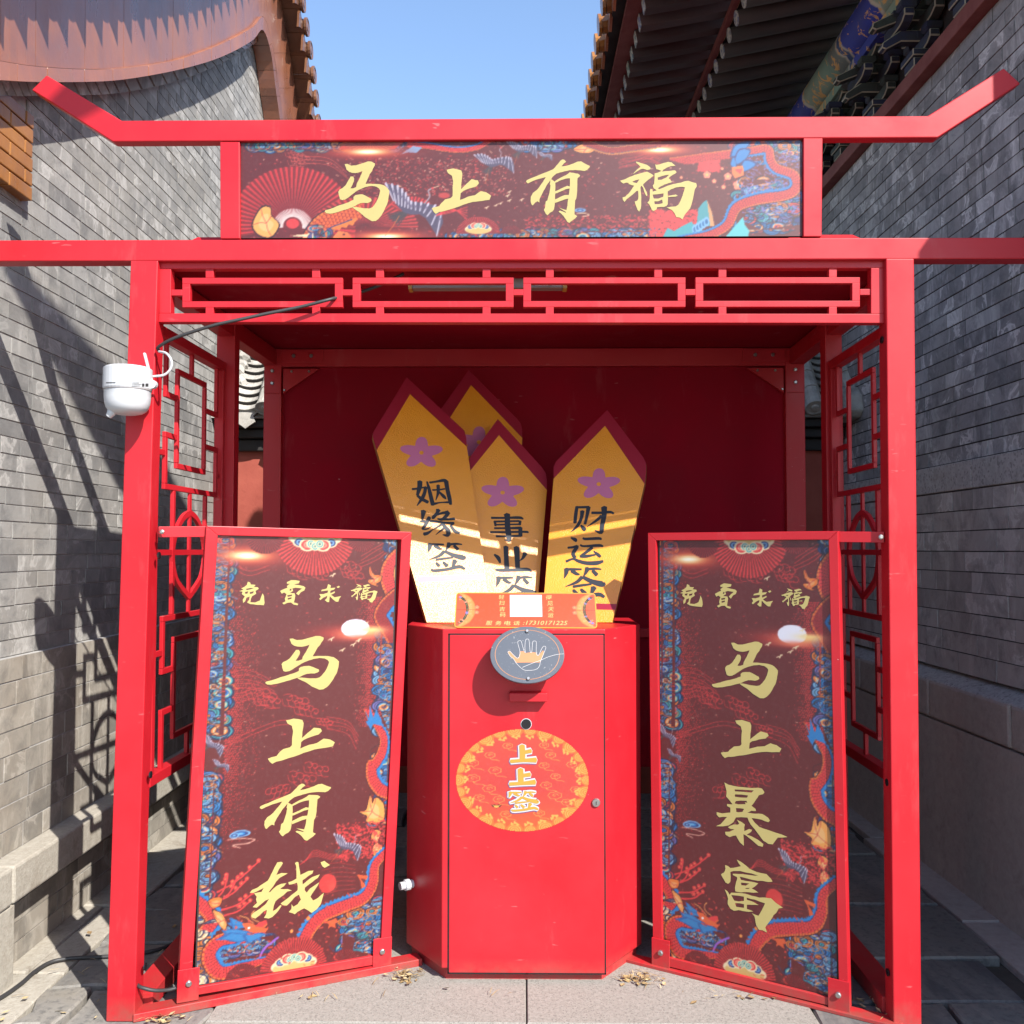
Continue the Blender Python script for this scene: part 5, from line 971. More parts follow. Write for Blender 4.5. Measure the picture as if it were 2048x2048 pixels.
        Wp = np.array(pl.pt(0, 0, w))[None, None] + uu[..., None] * np.array(pl.U) + vv[..., None] * np.array(pl.V); Wp = Wp @ Bm[:3, :3].T + Bm[:3, 3]
        i, j = np.meshgrid(np.arange(nx), np.arange(ny)); a = j * (nx + 1) + i; q = np.stack([a, a + 1, a + nx + 2, a + nx + 1], -1).reshape(-1, 4)
        nrm = np.cross(Wp[0, 1] - Wp[0, 0], Wp[1, 0] - Wp[0, 0])
        if nrm @ (Bm[:3, :3] @ np.array(pl.N)) < 0: q = q[:, ::-1]
        if keep is not None: cu, cv = (uu[:-1, :-1] + uu[1:, 1:]) / 2, (vv[:-1, :-1] + vv[1:, 1:]) / 2; q = q[keep(cu, cv).ravel()]
        me = bpy.data.meshes.new(name); me.vertices.add((nx + 1) * (ny + 1)); me.vertices.foreach_set('co', Wp.reshape(-1).astype(np.float32))
        me.loops.add(len(q) * 4); me.loops.foreach_set('vertex_index', q.reshape(-1).astype(np.int32)); me.polygons.add(len(q)); me.polygons.foreach_set('loop_start', (np.arange(len(q)) * 4).astype(np.int32)); me.update(calc_edges=True)
        at_ = me.color_attributes.new('ink', 'FLOAT_COLOR', 'POINT'); at_.data.foreach_set('color', np.concatenate([C, np.ones(C.shape[:2] + (1,))], -1).reshape(-1).astype(np.float32))
        me.materials.append(mat); o = bpy.data.objects.new(name, me); COL.objects.link(o); o.parent = parent; BASE[o] = BASE[parent]; return o
# the upright poster, painted once in the left board's own measure
u0, u1, v0, v1 = IL; cv = Canvas(u1 - u0, v1 - v0, .0014, BG)
def m1(x, y): u, v = PLL.uv(340 + x / 3.864, 1040 + y / 3.864); return (u - u0, v - v0)
def m2(x, y): u, v = PLL.uv(340 + x / 3.864, 1500 + y / 3.864); return (u - u0, v - v0)
a1 = lambda L: [m1(*p) for p in L]; a2 = lambda L: [m2(*p) for p in L]
Wd, Ht = cv.w, cv.h
cv.specks(420, .05, Wd - .03, 0, Ht, None, .0012); 
def dotfield(cvx, xa, xb, ya, yb, dens):
    y = ya; j = 0
    while y < yb:
        x = xa + (j % 2) * .0032
        while x < xb:
            d = dens(x, y)
            if d > .12 and random.random() < d * 1.6: cvx.disc(x + random.uniform(-.0012, .0012), y + random.uniform(-.0012, .0012), .0011 + .0014 * d, .0010 + .0012 * d, RED, .9)
            x += .0064
        y += .0056; j += 1
dotfield(cv, .055, .24, .28, Ht * .9, lambda x, y: math.exp(-((x - .055) / .06) ** 1.3) * math.exp(-((y - .76) / .30) ** 2)); dotfield(cv, Wd - .16, Wd - .03, Ht * .55, Ht * .86, lambda x, y: math.exp(-((Wd - .05 - x) / .05) ** 2) * .9)
for P, n in (([(400, 1210), (560, 1170), (700, 1190), (820, 1260)], 5), ([(400, 1330), (520, 1350), (640, 1310)], 3), ([(440, 1720), (640, 1640), (860, 1550), (1040, 1560)], 2), ([(1220, 1520), (1380, 1560), (1460, 1680)], 4), ([(1480, 280), (1600, 220), (1690, 160)], 4), ([(480, 330), (620, 400), (780, 350)], 2)): cv.sweep(a1(P), n, .012)
for (x, y, r, f) in ((950, 360, .030, 1), (1100, 380, .026, 1), (1320, 330, .032, 1), (1370, 400, .026, 1), (640, 1330, .034, 1), (700, 1370, .03, 1), (920, 1380, .030, 1), (1010, 1450, .028, 1), (1160, 1550, .02, 1)): cv.cloudline(*m1(x, y), r, RED, .002, f)
for (x, y, r, f) in ((960, 200, .034, 1), (1080, 130, .03, 1), (900, 290, .028, -1)): cv.cloudline(*m2(x, y), r, RED, .002, f)
for k in range(5): cv.curve(a2([(1000 + k * 14, 900 - k * 8), (1120, 830 - k * 12), (1240, 850 - k * 10), (1400, 840 - k * 8)]), .0016, RED, .7)
for k in range(7): cv.curve(a2([(1180, 900 + k * 40), (1300, 880 + k * 36), (1440, 900 + k * 30)]), .0015, RED, .6)
for (x, y, ex, ey) in ((330, 1130, 690, 870), (350, 1190, 600, 1010), (390, 1250, 640, 1120), (400, 1170, 520, 1000), (420, 1290, 620, 1180), (380, 1140, 450, 980)):
    cv.curve(a2([(x, y), ((x + ex) / 2 + 10, (y + ey) / 2 + 20), (ex, ey)]), .0042, RED); 
    for f in (.6, .8, 1): cv.flower(*m2(x + (ex - x) * f + random.uniform(-12, 12), y + (ey - y) * f - 8), .006, c8(214, 56, 60))
cv.waves(a1([(366, 118), (468, 118), (440, 560), (415, 1050), (395, 1500), (380, 1665), (285, 1660), (330, 900)]), 420, .007, .019)
cv.waves(a2([(258, 215), (345, 215), (325, 700), (303, 1080), (200, 1080), (230, 600)]), 260, .007, .019)
cv.waves(a1([(1700, 155), (1795, 155), (1780, 300), (1700, 280)]), 50, .006, .014, [LBL, BLU, NAV]); cv.waves(a1([(1650, 870), (1745, 870), (1700, 1640), (1620, 1440)]), 200, .007, .017, [LBL, BLU, NAV, BLU, c8(120, 110, 180), ORG])
cv.waves(a2([(1640, 0), (1690, 0), (1680, 560), (1580, 380), (1590, 330), (1620, 200)]), 90, .006, .016); cv.glow(*m1(600, 278), .085, .022)
cv.fan(*m1(1130, 105), .125, .125, -3.0, -.1, 30, RED, .2); cv.fan(*m1(740, 120), .055, .055, -2.9, -.2, 18, RED2, .2); cv.fan(*m1(1490, 135), .045, .045, -2.9, -.2, 16, RED2, .2); cv.emblem(*m1(1130, 160), .038, -1)
cv.serpent(a1([(1830, 250), (1740, 330), (1700, 430), (1730, 540), (1790, 620)]), .055, 1, RED, .008); cv.flame(a1([(1550, 355), (1580, 420), (1640, 430), (1640, 470), (1600, 500), (1620, 520), (1560, 500), (1535, 470), (1590, 460), (1550, 420)]))
cv.flame(a1([(1760, 330), (1790, 380), (1770, 440), (1800, 520), (1750, 500), (1740, 400)]), c8(214, 150, 80)); cv.serpent(a1([(1800, 560), (1700, 640), (1640, 740), (1690, 840)]), .045, 1, RED2, .008)
x, y = m1(1440, 845); cv.disc(x, y - .012, .16, .030, c8(214, 60, 52), .8, 1.4); cv.disc(x + .02, y - .012, .09, .022, c8(246, 190, 120), .9, 1.5)
cv.disc(x, y + .002, .044, .027, c8(236, 236, 250)); cv.disc(x + .01, y - .024, .06, .010, c8(232, 120, 90), .8, 1.2); cv.disc(*m1(1570, 850), .05, .012, c8(252, 220, 140), .9, 1.3)
for bx, by in ((1255, 935), (1465, 945), (1425, 978), (1340, 1020), (1520, 815), (1525, 855), (1265, 440)): cv.bird(*m1(bx, by), .009)
cv.serpent(a1([(1590, 1560), (1660, 1680), (1650, 1800), (1590, 1900)]) + a2([(1570, 130), (1580, 230), (1640, 310), (1720, 340)]), .036, 1, RED, .008, BLU, ORG, (.6, 1, 1.2))
cv.poly(a1([(1515, 1470), (1545, 1540), (1550, 1430), (1580, 1530), (1600, 1470), (1640, 1540), (1650, 1600), (1580, 1580), (1560, 1630), (1520, 1560), (1540, 1560)]), BLU)
cv.flame(a2([(1555, 350), (1570, 420), (1600, 370), (1660, 420), (1665, 540), (1600, 580), (1520, 560), (1530, 520), (1465, 485), (1520, 470)]), c8(236, 160, 80)); cv.flame(a2([(1590, 620), (1640, 640), (1610, 720), (1650, 760), (1600, 840), (1570, 780), (1600, 720), (1560, 680)]), c8(232, 150, 80))
cv.specks(500, Wd - .16, Wd, *(sorted((m2(1500, 850)[1], m2(1500, 560)[1]))), RED, .002)
cv.crane(*m2(1380, 750), .043, 0); cv.crane(*m1(335, 1745), .032, -.1); cv.crane(*m2(400, 125), .022, .1)
cv.disc(*m2(1225, 1040), .0255, .0270, c8(214, 54, 52)); cv.disc(*m2(1260, 1060), .012, .014, c8(226, 80, 66), .7, 1)
cv.waves(a2([(1350, 1290), (1450, 1200), (1640, 1180), (1625, 1590), (1420, 1560), (1440, 1460), (1340, 1430)]), 220, .007, .018)
cv.serpent(a2([(1680, 790), (1590, 900), (1570, 1040), (1500, 1150), (1330, 1220), (1180, 1290), (1080, 1400), (1040, 1520), (1090, 1640)]), .034, -1, RED, .0085, BLU, ORG, (.8, 1.1, 1.3, 1.3, 1.1))
for q in ([(1230, 1330), (1290, 1310), (1310, 1340), (1280, 1350), (1290, 1385), (1250, 1370), (1230, 1390), (1235, 1355), (1200, 1340)], [(1450, 970), (1540, 980), (1530, 1010), (1480, 1000), (1520, 1060), (1490, 1080), (1480, 1020)]): cv.poly(a2(q), c8(220, 90, 48))
cv.ringdisc(*m2(550, 655), .028, .010, [LBL, NAV, BLU, LBL]); cv.ringdisc(*m2(500, 670), .014, .008, [LBL, NAV, LBL]); cv.curve(a2([(450, 700), (560, 690), (660, 700), (600, 730), (490, 745), (550, 765)]), .0024, c8(220, 170, 150))
cv.waves(a2([(200, 1090), (260, 1120), (300, 1200), (260, 1300), (190, 1320)]), 50, .006, .015, [ORG, RED, CRM, BLU]); cv.serpent(a2([(210, 1180), (300, 1250), (340, 1330), (290, 1400)]), .042, 1, RED, .008)
cv.waves(a2([(180, 1380), (330, 1420), (290, 1600), (420, 1700), (400, 1820), (165, 1840)]), 130, .008, .02, [ORG, CRM, RED, ORG, CRM, LBL]); cv.waves(a2([(480, 1500), (700, 1460), (800, 1510), (700, 1560), (560, 1580), (420, 1590), (430, 1520)]), 110, .006, .014, [BLU, NAV, LBL, c8(120, 110, 180)])
cv.serpent(a2([(720, 1640), (560, 1690), (400, 1730), (320, 1650), (320, 1560), (390, 1490), (480, 1470)]), .031, -1, RED, .0085, BLU, ORG, (.6, 1.1, 1.4, 1.4, 1.2))
cv.flame(a2([(330, 1250), (400, 1270), (440, 1340), (430, 1400), (380, 1360)]), c8(226, 150, 80)); cv.flame(a2([(300, 1170), (400, 1150), (390, 1210), (330, 1230)]), ORG)
for q in ([(440, 1340), (540, 1350), (600, 1380), (500, 1400)], [(400, 1400), (520, 1390), (640, 1420), (560, 1450), (430, 1440)], [(350, 1480), (460, 1420), (620, 1430), (720, 1420), (640, 1470), (540, 1500), (420, 1480)], [(560, 1440), (700, 1420), (760, 1430), (660, 1480), (600, 1510)], [(460, 1300), (560, 1340), (600, 1360), (480, 1370)]): cv.poly(a2(q), NAV * .4 + BLU * .6); c0 = np.mean(np.array(a2(q)), 0); cv.poly([tuple(c0 + (np.array(p) - c0) * .75) for p in a2(q)], BLU * .9 + .06)
cv.poly(a2([(560, 1350), (620, 1345), (690, 1370), (750, 1330), (760, 1360), (720, 1385), (765, 1390), (740, 1420), (640, 1420), (590, 1400)]), c8(222, 96, 52)); cv.poly(a2([(690, 1345), (745, 1325), (755, 1345), (720, 1380), (660, 1372)]), RED); cv.disc(*m2(615, 1385), .004, .0035, c8(245, 240, 240))
for q in ([(690, 1340), (640, 1310), (640, 1270), (660, 1250)], [(650, 1350), (600, 1310), (540, 1290)]): cv.curve(a2(q), .0022, c8(232, 160, 90))
cv.curve(a2([(700, 1610), (740, 1540), (840, 1460)]), .006, c8(150, 90, 190)); cv.fan(*m2(960, 1720), .098, .098, .12, 3.02, 34, RED, .2); cv.fan(*m2(560, 1800), .05, .05, .2, 2.9, 20, RED2, .2); cv.fan(*m2(1350, 1650), .04, .04, .1, 2.9, 18, RED2, .2)
cv.emblem(*m2(965, 1650), .032, 1); cv.flower(*m2(1075, 1310), .006, ORG); cv.flower(*m2(945, 1410), .005, c8(236, 140, 70)); cv.specks(160, .06, Wd - .05, 0, .22, c8(220, 70, 60), .002)
cv.bake(PLL, *[IL[i] for i in (0, 2, 1, 3)], .0026, -.0095, 'printed_poster', M['print'], PBL); cv.bake(PLR, *[IR[i] for i in (0, 2, 1, 3)], .0026, -.0095, 'printed_poster', M['print'], PBR)
# the banner
cv = Canvas(bw, bh, .0014, BG)
b6 = lambda x, y: BP.uv(460 + x / 3.22, 270 + y / 3.22); b7 = lambda x, y: BP.uv(1040 + x / 3.116, 270 + y / 3.116); k6 = lambda L: [b6(*p) for p in L]; k7 = lambda L: [b7(*p) for p in L]
cv.specks(900, 0, bw, 0, bh); cv.specks(700, .33, .75, .12, bh - .05, None, .0012); cv.specks(500, .8, 1.25, 0, .06, RED, .0016)
for (x, y, r) in ((380, 110, .02), (420, 130, .022), (400, 160, .018)): cv.cloudline(*b6(x, y), r, c8(206, 84, 74), .0016)
cv.sweep(k6([(480, 130), (640, 150), (760, 240)]), 3, .01, c8(214, 90, 76)); cv.sweep(k7([(620, 205), (720, 190), (800, 165), (880, 200)]), 5, -.006, RED)
x, y = b6(405, 590); cv.fan(x, y, .178, .172, -.2, 3.34, 40, c8(208, 50, 54), .12); 
for k in range(10): cv.disc(x, y + .02, .11 - .003 * k, .08 - .002 * k, c8(120, 30, 38), .09, 1.15)
for k in range(44): a = -.15 + 3.44 * k / 44; cv.line([(x + .028 * math.cos(a), y + .028 * math.sin(a)), (x + .055 * math.cos(a), y + .05 * math.sin(a))], .0022, c8(236, 226, 220))
cv.disc(x, y + .008, .018, .014, RED); cv.fan(*b6(870, 590), .15, .085, -.05, 3.2, 26, c8(206, 60, 58), .1); cv.fan(*b6(1170, 520), .07, .055, .1, 2.6, 16, RED, .1)
cv.flame(k6([(200, 470), (260, 465), (270, 520), (320, 580), (270, 660), (190, 650), (145, 580)]), c8(236, 170, 90)); cv.serpent(k6([(720, 520), (620, 560), (560, 620), (520, 700)]), .055, 1, c8(226, 100, 52), .010, ORG, ORG)
cv.poly(k6([(380, 650), (500, 640), (540, 600), (540, 665)]), CRM); cv.poly(k6([(700, 620), (760, 630), (790, 665), (660, 665)]), c8(232, 140, 70)); cv.disc(*b6(735, 643), .004, .003, DRK)
cv.waves(k6([(130, 88), (165, 45), (1180, 45), (1100, 88)]), 190, .006, .014); cv.waves(k7([(0, 80), (0, 38), (330, 38), (330, 80)]), 60, .006, .014)
cv.poly(k6([(700, 88), (760, 45), (1120, 45), (1060, 90)]), c8(196, 66, 56)); cv.fan(*b6(900, 40), .075, .03, 3.2, 6.2, 16, c8(222, 120, 80), .2)
cv.waves(k6([(1430, 628), (1932, 640), (1932, 668), (1400, 668)]), 60, .006, .013); cv.waves(k7([(0, 606), (880, 606), (880, 636), (0, 636)]), 130, .006, .013); cv.waves(k6([(530, 610), (600, 600), (620, 660), (540, 662)]), 24, .005, .012)
cv.serpent(k6([(1180, 60), (1280, 70), (1400, 90), (1500, 95), (1600, 75), (1660, 40)]), .016, 1, RED, .006, BLU, ORG, (1.2, 1, 1)); cv.poly(k6([(1100, 125), (1180, 70), (1240, 80), (1200, 115), (1150, 110)]), LBL)
cv.glow(*b6(890, 108), .085, .014); cv.glow(*b6(1010, 655), .085, .013); cv.glow(*b7(870, 92), .075, .014)
cv.crane(*b6(1190, 470), .078, .06); cv.crane(*b6(1710, 175), .046, .42); cv.crane(*b7(20, 85), .036, .35); cv.crane(*b7(160, 130), .018, .3); cv.ringdisc(*b6(1380, 390), .016, .008, [c8(190, 60, 56)] * 2)
for k in range(5): cv.curve(k6([(1330, 520), (1420, 500 - k * 8), (1530, 465 + k * 20)]), .002, RED)
cv.fan(*b6(1600, 640), .062, .050, .05, 3.1, 34, RED, .2); cv.fan(*b6(1810, 640), .03, .025, .1, 3, 18, RED2, .2); cv.emblem(*b6(1600, 600), .018, 1)
for bx, by in ((1800, 375), (1790, 398), (1745, 447), (1800, 430), (1880, 425), (1655, 475), (1715, 460)): cv.bird(*b6(bx, by), .006)
cv.ringdisc(*b7(375, 470), .016, .006, [LBL, NAV, LBL]); cv.curve(k7([(350, 492), (400, 488), (430, 500), (390, 510)]), .0018, CRM)
cv.flame(k7([(330, 90), (400, 50), (470, 45), (460, 100), (400, 115)]), c8(232, 150, 80)); cv.serpent(k7([(440, 60), (560, 95), (700, 80), (830, 60)]), .02, -1, c8(170, 50, 44), .006, c8(200, 120, 60), c8(210, 150, 80))
cv.specks(500, *(b7(1110, 0)[0], b7(1230, 0)[0]), *(b7(0, 230)[1], b7(0, 120)[1]), RED, .0022); cv.specks(900, b7(800, 0)[0], b7(1120, 0)[0], 0, b7(0, 470)[1], RED, .0022)
for fx, fy, r in ((1165, 248, .010), (1210, 288, .006), (1260, 210, .004), (1295, 258, .010), (1358, 312, .013), (1268, 325, .006), (1005, 265, .004)): cv.flower(*b7(fx, fy), r)
cv.waves(k7([(1340, 60), (1420, 40), (1745, 30), (1745, 160), (1600, 110), (1500, 80), (1380, 130)]), 110, .006, .014); cv.waves(k7([(1350, 370), (1480, 380), (1740, 390), (1745, 560), (1500, 590), (1390, 540), (1420, 440)]), 200, .007, .016); cv.waves(k7([(1380, 330), (1640, 280), (1650, 370), (1380, 400)]), 60, .006, .014)
cv.specks(400, b7(1380, 0)[0], bw, .06, bh - .03, c8(120, 110, 180), .002)
cv.poly(k7([(890, 636), (920, 580), (960, 600), (1010, 570), (1070, 540), (1080, 560), (1110, 560), (1140, 600), (1240, 600), (1250, 636)]), TEA); cv.poly(k7([(1100, 570), (1110, 460), (1140, 420), (1165, 405), (1180, 470), (1200, 500), (1210, 570)]), c8(70, 150, 160)); cv.poly(k7([(1165, 405), (1195, 480), (1212, 570), (1185, 570)]), c8(206, 150, 100)); cv.poly(k7([(1280, 636), (1330, 580), (1390, 510), (1400, 560), (1430, 600), (1420, 636)]), c8(90, 190, 196))
for k in range(5): cv.ringdisc(*b7(1090 + 18 * k, 590 - 12 * k), .008, .014, [LBL, BLU * .8])
cv.serpent(k7([(1000, 650), (1180, 620), (1290, 560), (1350, 450), (1480, 400), (1660, 370), (1720, 320), (1700, 250), (1600, 210), (1560, 160), (1540, 90), (1440, 100)]), .028, 1, c8(210, 58, 54), .007, BLU, ORG, (.6, .9, 1.1, 1.2, 1.1, 1, .9))
for q in ([(1310, 140), (1340, 60), (1440, 40), (1380, 110)], [(1330, 190), (1360, 90), (1440, 90), (1400, 160)], [(1370, 220), (1400, 150), (1480, 180), (1400, 230)], [(1330, 130), (1310, 190), (1350, 200)]): cv.blob(k7(q), NAV); cv.blob([tuple(np.mean(np.array(k7(q)), 0) + (np.array(p) - np.mean(np.array(k7(q)), 0)) * .8) for p in k7(q)], BLU)
cv.poly(k7([(1320, 200), (1390, 190), (1395, 250), (1340, 270), (1320, 240)]), c8(224, 120, 60)); cv.poly(k7([(1335, 215), (1385, 210), (1375, 245)]), RED)
cv.bake(BP, 0, 0, bw, bh, .0028, .0006, 'printed_poster', M['print'], bn)
# ------------------------------------------------------------ round sticker on the cabinet door
SP = Plane((0, 2.8470, ZT), (1, 0, 0), (0, 0, 1))
s7 = lambda x, y: SP.uv(860 + x / 5.084, 1400 + y / 5.084)
ca, cbv = s7(265, 816), s7(1612, 816); ct, cbm = s7(940, 297), s7(940, 1336)
scx, scy, srx, sry = (ca[0] + cbv[0]) / 2, (ct[1] + cbm[1]) / 2, (cbv[0] - ca[0]) / 2, (ct[1] - cbm[1]) / 2
cv = Canvas(2 * srx, 2 * sry, .001, c8(222, 78, 62)); o7 = lambda x, y: tuple(np.array(s7(x, y)) - (scx - srx, scy - sry)); GL = c8(236, 178, 86); GO = c8(228, 122, 54)
cv.disc(srx, sry, srx * 1.2, sry * .5, c8(216, 66, 62), .9, 1.0); cv.disc(srx, -.01, srx * .9, sry * .55, c8(226, 104, 50), .9, 1.1)
for k in range(26):
    a = k * 2 * math.pi / 26; big = 1 if k % 2 else .8; x, y = srx + srx * .985 * math.cos(a), sry + sry * .985 * math.sin(a)
    if math.sin(a) > -.9 or True:
        cv.ringdisc(x, y, .026 * big, .020 * big, [GO, GO * .94 + .03, GL, GO, GL, GO, GL, GO])
        for j in (-1, 0, 1): q = a + j * .05; r = .87 - .03 * (j == 0); px_, py_ = srx + srx * r * math.cos(q), sry + sry * r * math.sin(q); cv.curve([(px_, py_), (px_ - .006 * math.cos(q + .8), py_ - .005 * math.sin(q + .8)), (px_ - .004 * math.cos(q + 2), py_ - .006 * math.sin(q + 2))], .0032, GL); cv.disc(px_, py_, .0032, .0028, GL)
for x, y in ((610, 560), (790, 465), (1225, 560), (1440, 655), (660, 715), (440, 795), (1275, 775), (1530, 765), (600, 900), (1160, 665), (1180, 865), (1480, 910), (1270, 970), (500, 990), (1160, 460), (770, 1160), (1110, 1150), (700, 1010), (1390, 1040), (430, 640)):
    x, y = o7(x, y); r = random.uniform(.013, .019)
    for k in range(7): a = k * .9; cv.curve([(x + r * math.cos(a), y + r * .5 * math.sin(a)), (x + r * 1.12 * math.cos(a + .45), y + r * .62 * math.sin(a + .45)), (x + r * math.cos(a + .9), y + r * .5 * math.sin(a + .9))], .0012, GL, .75)
    cv.curve([(x + .6 * r * (1 - i / 8) * math.cos(i * .9), y + .3 * r * (1 - i / 8) * math.sin(i * .9)) for i in range(7)], .0012, GL, .75); cv.curve([(x, y - r * .5), (x + r * .3, y - r * .9), (x + r * 1.4, y - r * 1.0), (x + r * 2, y - r * 1.2)], .0013, GL, .75)
x, y = o7(675, 1080); cv.poly([(x - .016, y + .005), (x - .010, y + .0035), (x - .006, y + .006), (x - .002, y + .003), (x + .002, y + .003), (x + .006, y + .006), (x + .010, y + .0035), (x + .016, y + .004), (x + .010, y - .003), (x + .004, y - .003), (x, y - .008), (x - .004, y - .003), (x - .010, y - .003)], DRK); cv.poly([(x - .013, y + .004), (x - .004, y + .002), (x, y + .002), (x + .004, y + .002), (x + .013, y + .003), (x + .006, y - .002), (x, y - .006), (x - .006, y - .002)], GL)
cv.disc(srx, sry, srx, sry, GL, 0)
cv.bake(SP, scx - srx, scy - sry, scx + srx, scy + sry, .0018, .0004, 'round_sticker', M['print2'], door, lambda u, v: ((u - scx) / srx) ** 2 + ((v - scy) / sry) ** 2 < 1)
QIAN = [[(440,1300,80),(430,1370,60),(400,1450,12)],[(450,1310,40),(560,1310,40),(680,1310,30)],[(520,1330,60),(600,1380,50),(650,1390,20)],[(780,1290,80),(750,1360,50),(710,1420,15)],[(780,1310,40),(900,1300,40),(1000,1310,20)],[(860,1330,50),(930,1400,60)],[(690,1430,60),(600,1510,50),(420,1580,10)],[(700,1430,50),(850,1500,70),(1020,1540,90),(1055,1515,25)],[(545,1580,40),(680,1560,40),(840,1540,30)],[(545,1630,40),(600,1690,60)],[(670,1620,40),(740,1690,70)],[(880,1590,90),(840,1690,40),(810,1720,15)],[(460,1750,35),(520,1770,50),(750,1745,50),(950,1700,60),(1050,1740,40)]]
def aff(xa, xb, X0, X1, ya, yb, Y0, Y1): return lambda x, y: (X0 + (X1 - X0) * (x - xa) / (xb - xa), Y0 + (Y1 - Y0) * (y - ya) / (yb - ya))
SH = [([[(935,460,60),(940,530,62),(940,605,60)],[(960,530,40),(1030,515,45)],[(820,622,40),(950,612,38),(1080,608,55)]]), ([[(920,700,60),(923,770,62),(925,838,60)],[(950,765,40),(1020,755,45)],[(810,852,40),(940,845,38),(1070,832,55)]])]
qa = aff(400, 1060, 800, 1105, 1290, 1790, 930, 1130)
SQ = [[(*qa(x, y), w * .5) for x, y, w in st] for st in QIAN]
wide = lambda S, d: [[(x, y, w + d) for x, y, w in st] for st in S]
allc = SH[0] + SH[1] + SQ
brush([[(x - 5, y + 4, w) for x, y, w in st] for st in wide(allc, 36)], SP, .0006, 'letter_shadow', M['violet'], door, s7, .00003); brush(wide(allc, 24), SP, .0016, 'letter_outline', M['white_print'], door, s7, .00003); brush(wide(allc, -4), SP, .0026, 'gold_character', M['yellow'], door, s7, .00003)
# palm print on the plate
hand = [(790,785),(810,775),(850,815),(885,845),(905,835),(915,790),(905,740),(892,690),(900,672),(925,672),(940,720),(955,770),(970,790),(965,740),(970,670),(985,652),(1005,660),(1012,720),(1020,785),(1035,780),(1040,720),(1045,680),(1060,672),(1080,680),(1080,740),(1082,800),(1100,820),(1120,785),(1145,735),(1165,725),(1178,740),(1160,790),(1135,850),(1120,890),(1115,920),(1095,950),(1050,968),(970,970),(925,945),(880,900),(850,855),(815,825)]
flatpoly([pv([(790,785),(810,775),(850,815),(885,845),(905,835),(915,778),(950,775),(970,795),(1000,790),(1035,785),(1082,790),(1100,825),(1120,800),(1150,765),(1160,790),(1135,850),(1115,890),(870,892),(850,855),(815,825)])], PPl, .0006, 'palm_print', M['peach'], cb)
ps5 = lambda x, y: PPl.uv(860 + x / S5, 1150 + y / S5)
brush([[(x, y, 3.4) for x, y in hand + hand[:1]]], PPl, .0009, 'palm_outline', M['white_print'], cb, ps5)
brush([[(x, y, 3.6) for x, y in ((940, 940), (1050, 895), (1120, 870), (1200, 835), (1290, 810), (1360, 803))]], PPl, .0012, 'scratch', M['white_print'], cb, ps5)
# ------------------------------------------------------------ the sticks
STAR = [(395 + 138 * (.54 + .46 * abs(math.cos(2.5 * a)) ** 1.5) * math.sin(a + .02) * (1 + .04 * math.cos(5 * a)), 600 - 104 * (.54 + .46 * abs(math.cos(2.5 * a)) ** 1.5) * math.cos(a + .02)) for a in np.linspace(0, 2 * math.pi, 61)[:-1]]
def star(pl, t, cx, cy): flatpoly([([pl.uv(720 + (x - 395 + cx) / S3, 720 + (y - 598 + cy) / S3) for x, y in STAR], [[pl.uv(720 + (cx + 15 * math.cos(a)) / S3, 720 + (cy + 13 * math.sin(a)) / S3) for a in np.linspace(0, 5.6, 9)]])], pl, .0012, 'flower_print', M['pink'], t)
def stick_full(label, outer, face, Y0, x0, tilt, yaw, band=None, st=None):
    t, pl, out, fc = stick(label, outer, face, Y0, x0, tilt, yaw)
    flatpoly([out], pl, .0005, 'red_tip', M['cap'], t); flatpoly([fc], pl, .0009, 'yellow_face', M['stick'], t)
    if band: flatpoly([[pl.uv(*p) for p in sp(band)]], pl, .0012, 'red_band', M['pink'] if st and st[0] < 500 else M['cap'], t)  # left stick's band is pink: sun glare on the red painted into its colour
    if st: star(pl, t, *st)
    return t, pl
t1, pl1 = stick_full('tall left fortune stick, yellow with red tip, dark characters for marriage', [(300,112),(640,425),(672,455),(684,500),(688,570),(853,1690),(430,1690),(108,585),(82,495),(84,470),(110,425)], [(322,222),(688,560),(853,1690),(430,1690),(108,580)], 3.09, (919, 1245), .43, .28, [(367,1398),(800,1376),(808,1412),(376,1434)], (395, 598))
t2, pl2 = stick_full('middle front fortune stick, yellow with red tip, dark characters for career', [(887,380),(1170,690),(1196,730),(1203,770),(1203,840),(1133,1690),(800,1690),(640,790),(640,740),(655,700)], [(895,485),(1203,838),(1133,1690),(800,1690),(640,800)], 3.165, (1020, 1245), .40, .22, None, (918, 855))
t3, pl3 = stick_full('rightmost fortune stick, yellow with red tip, dark characters for wealth', [(1592,322),(1822,625),(1842,665),(1842,720),(1835,795),(1625,1690),(1172,1690),(1247,770),(1247,690),(1262,655)], [(1578,425),(1832,798),(1625,1690),(1172,1690),(1247,765)], 3.10, (1155, 1245), .40, -.22, [(1182,1560),(1656,1572),(1645,1610),(1178,1600)], (1538, 800))
stick_full('rearmost fortune stick, only its red tip and pink flower showing', [(700,65),(1010,378),(1036,410),(1045,450),(1045,550),(940,1690),(600,1690),(440,520),(438,450),(455,410)], [(715,163),(1045,503),(940,1690),(600,1690),(470,540)], 3.24, (960, 1245), .40, .22, None, (765, 530))
g1 = lambda pl, ox, oy, s: (lambda x, y: pl.uv(ox + x / s, oy + y / s))
YIN = [[(260,200,85),(255,300,80),(215,450,45)],[(215,450,45),(290,510,60),(405,570,60)],[(360,300,60),(345,400,55),(300,500,60),(210,630,15)],[(125,340,40),(220,330,40),(330,310,30),(395,320,20)],[(385,205,30),(425,350,60),(460,500,70),(490,620,70)],[(430,225,40),(560,205,40),(680,185,60),(725,210,70)],[(720,200,80),(745,350,70),(780,500,70),(800,610,50)],[(500,600,50),(620,575,25),(770,570,40)],[(480,355,30),(600,350,30),(700,335,30)],[(580,270,60),(580,400,50),(540,535,12)],[(600,390,30),(680,470,60),(720,515,20)]]
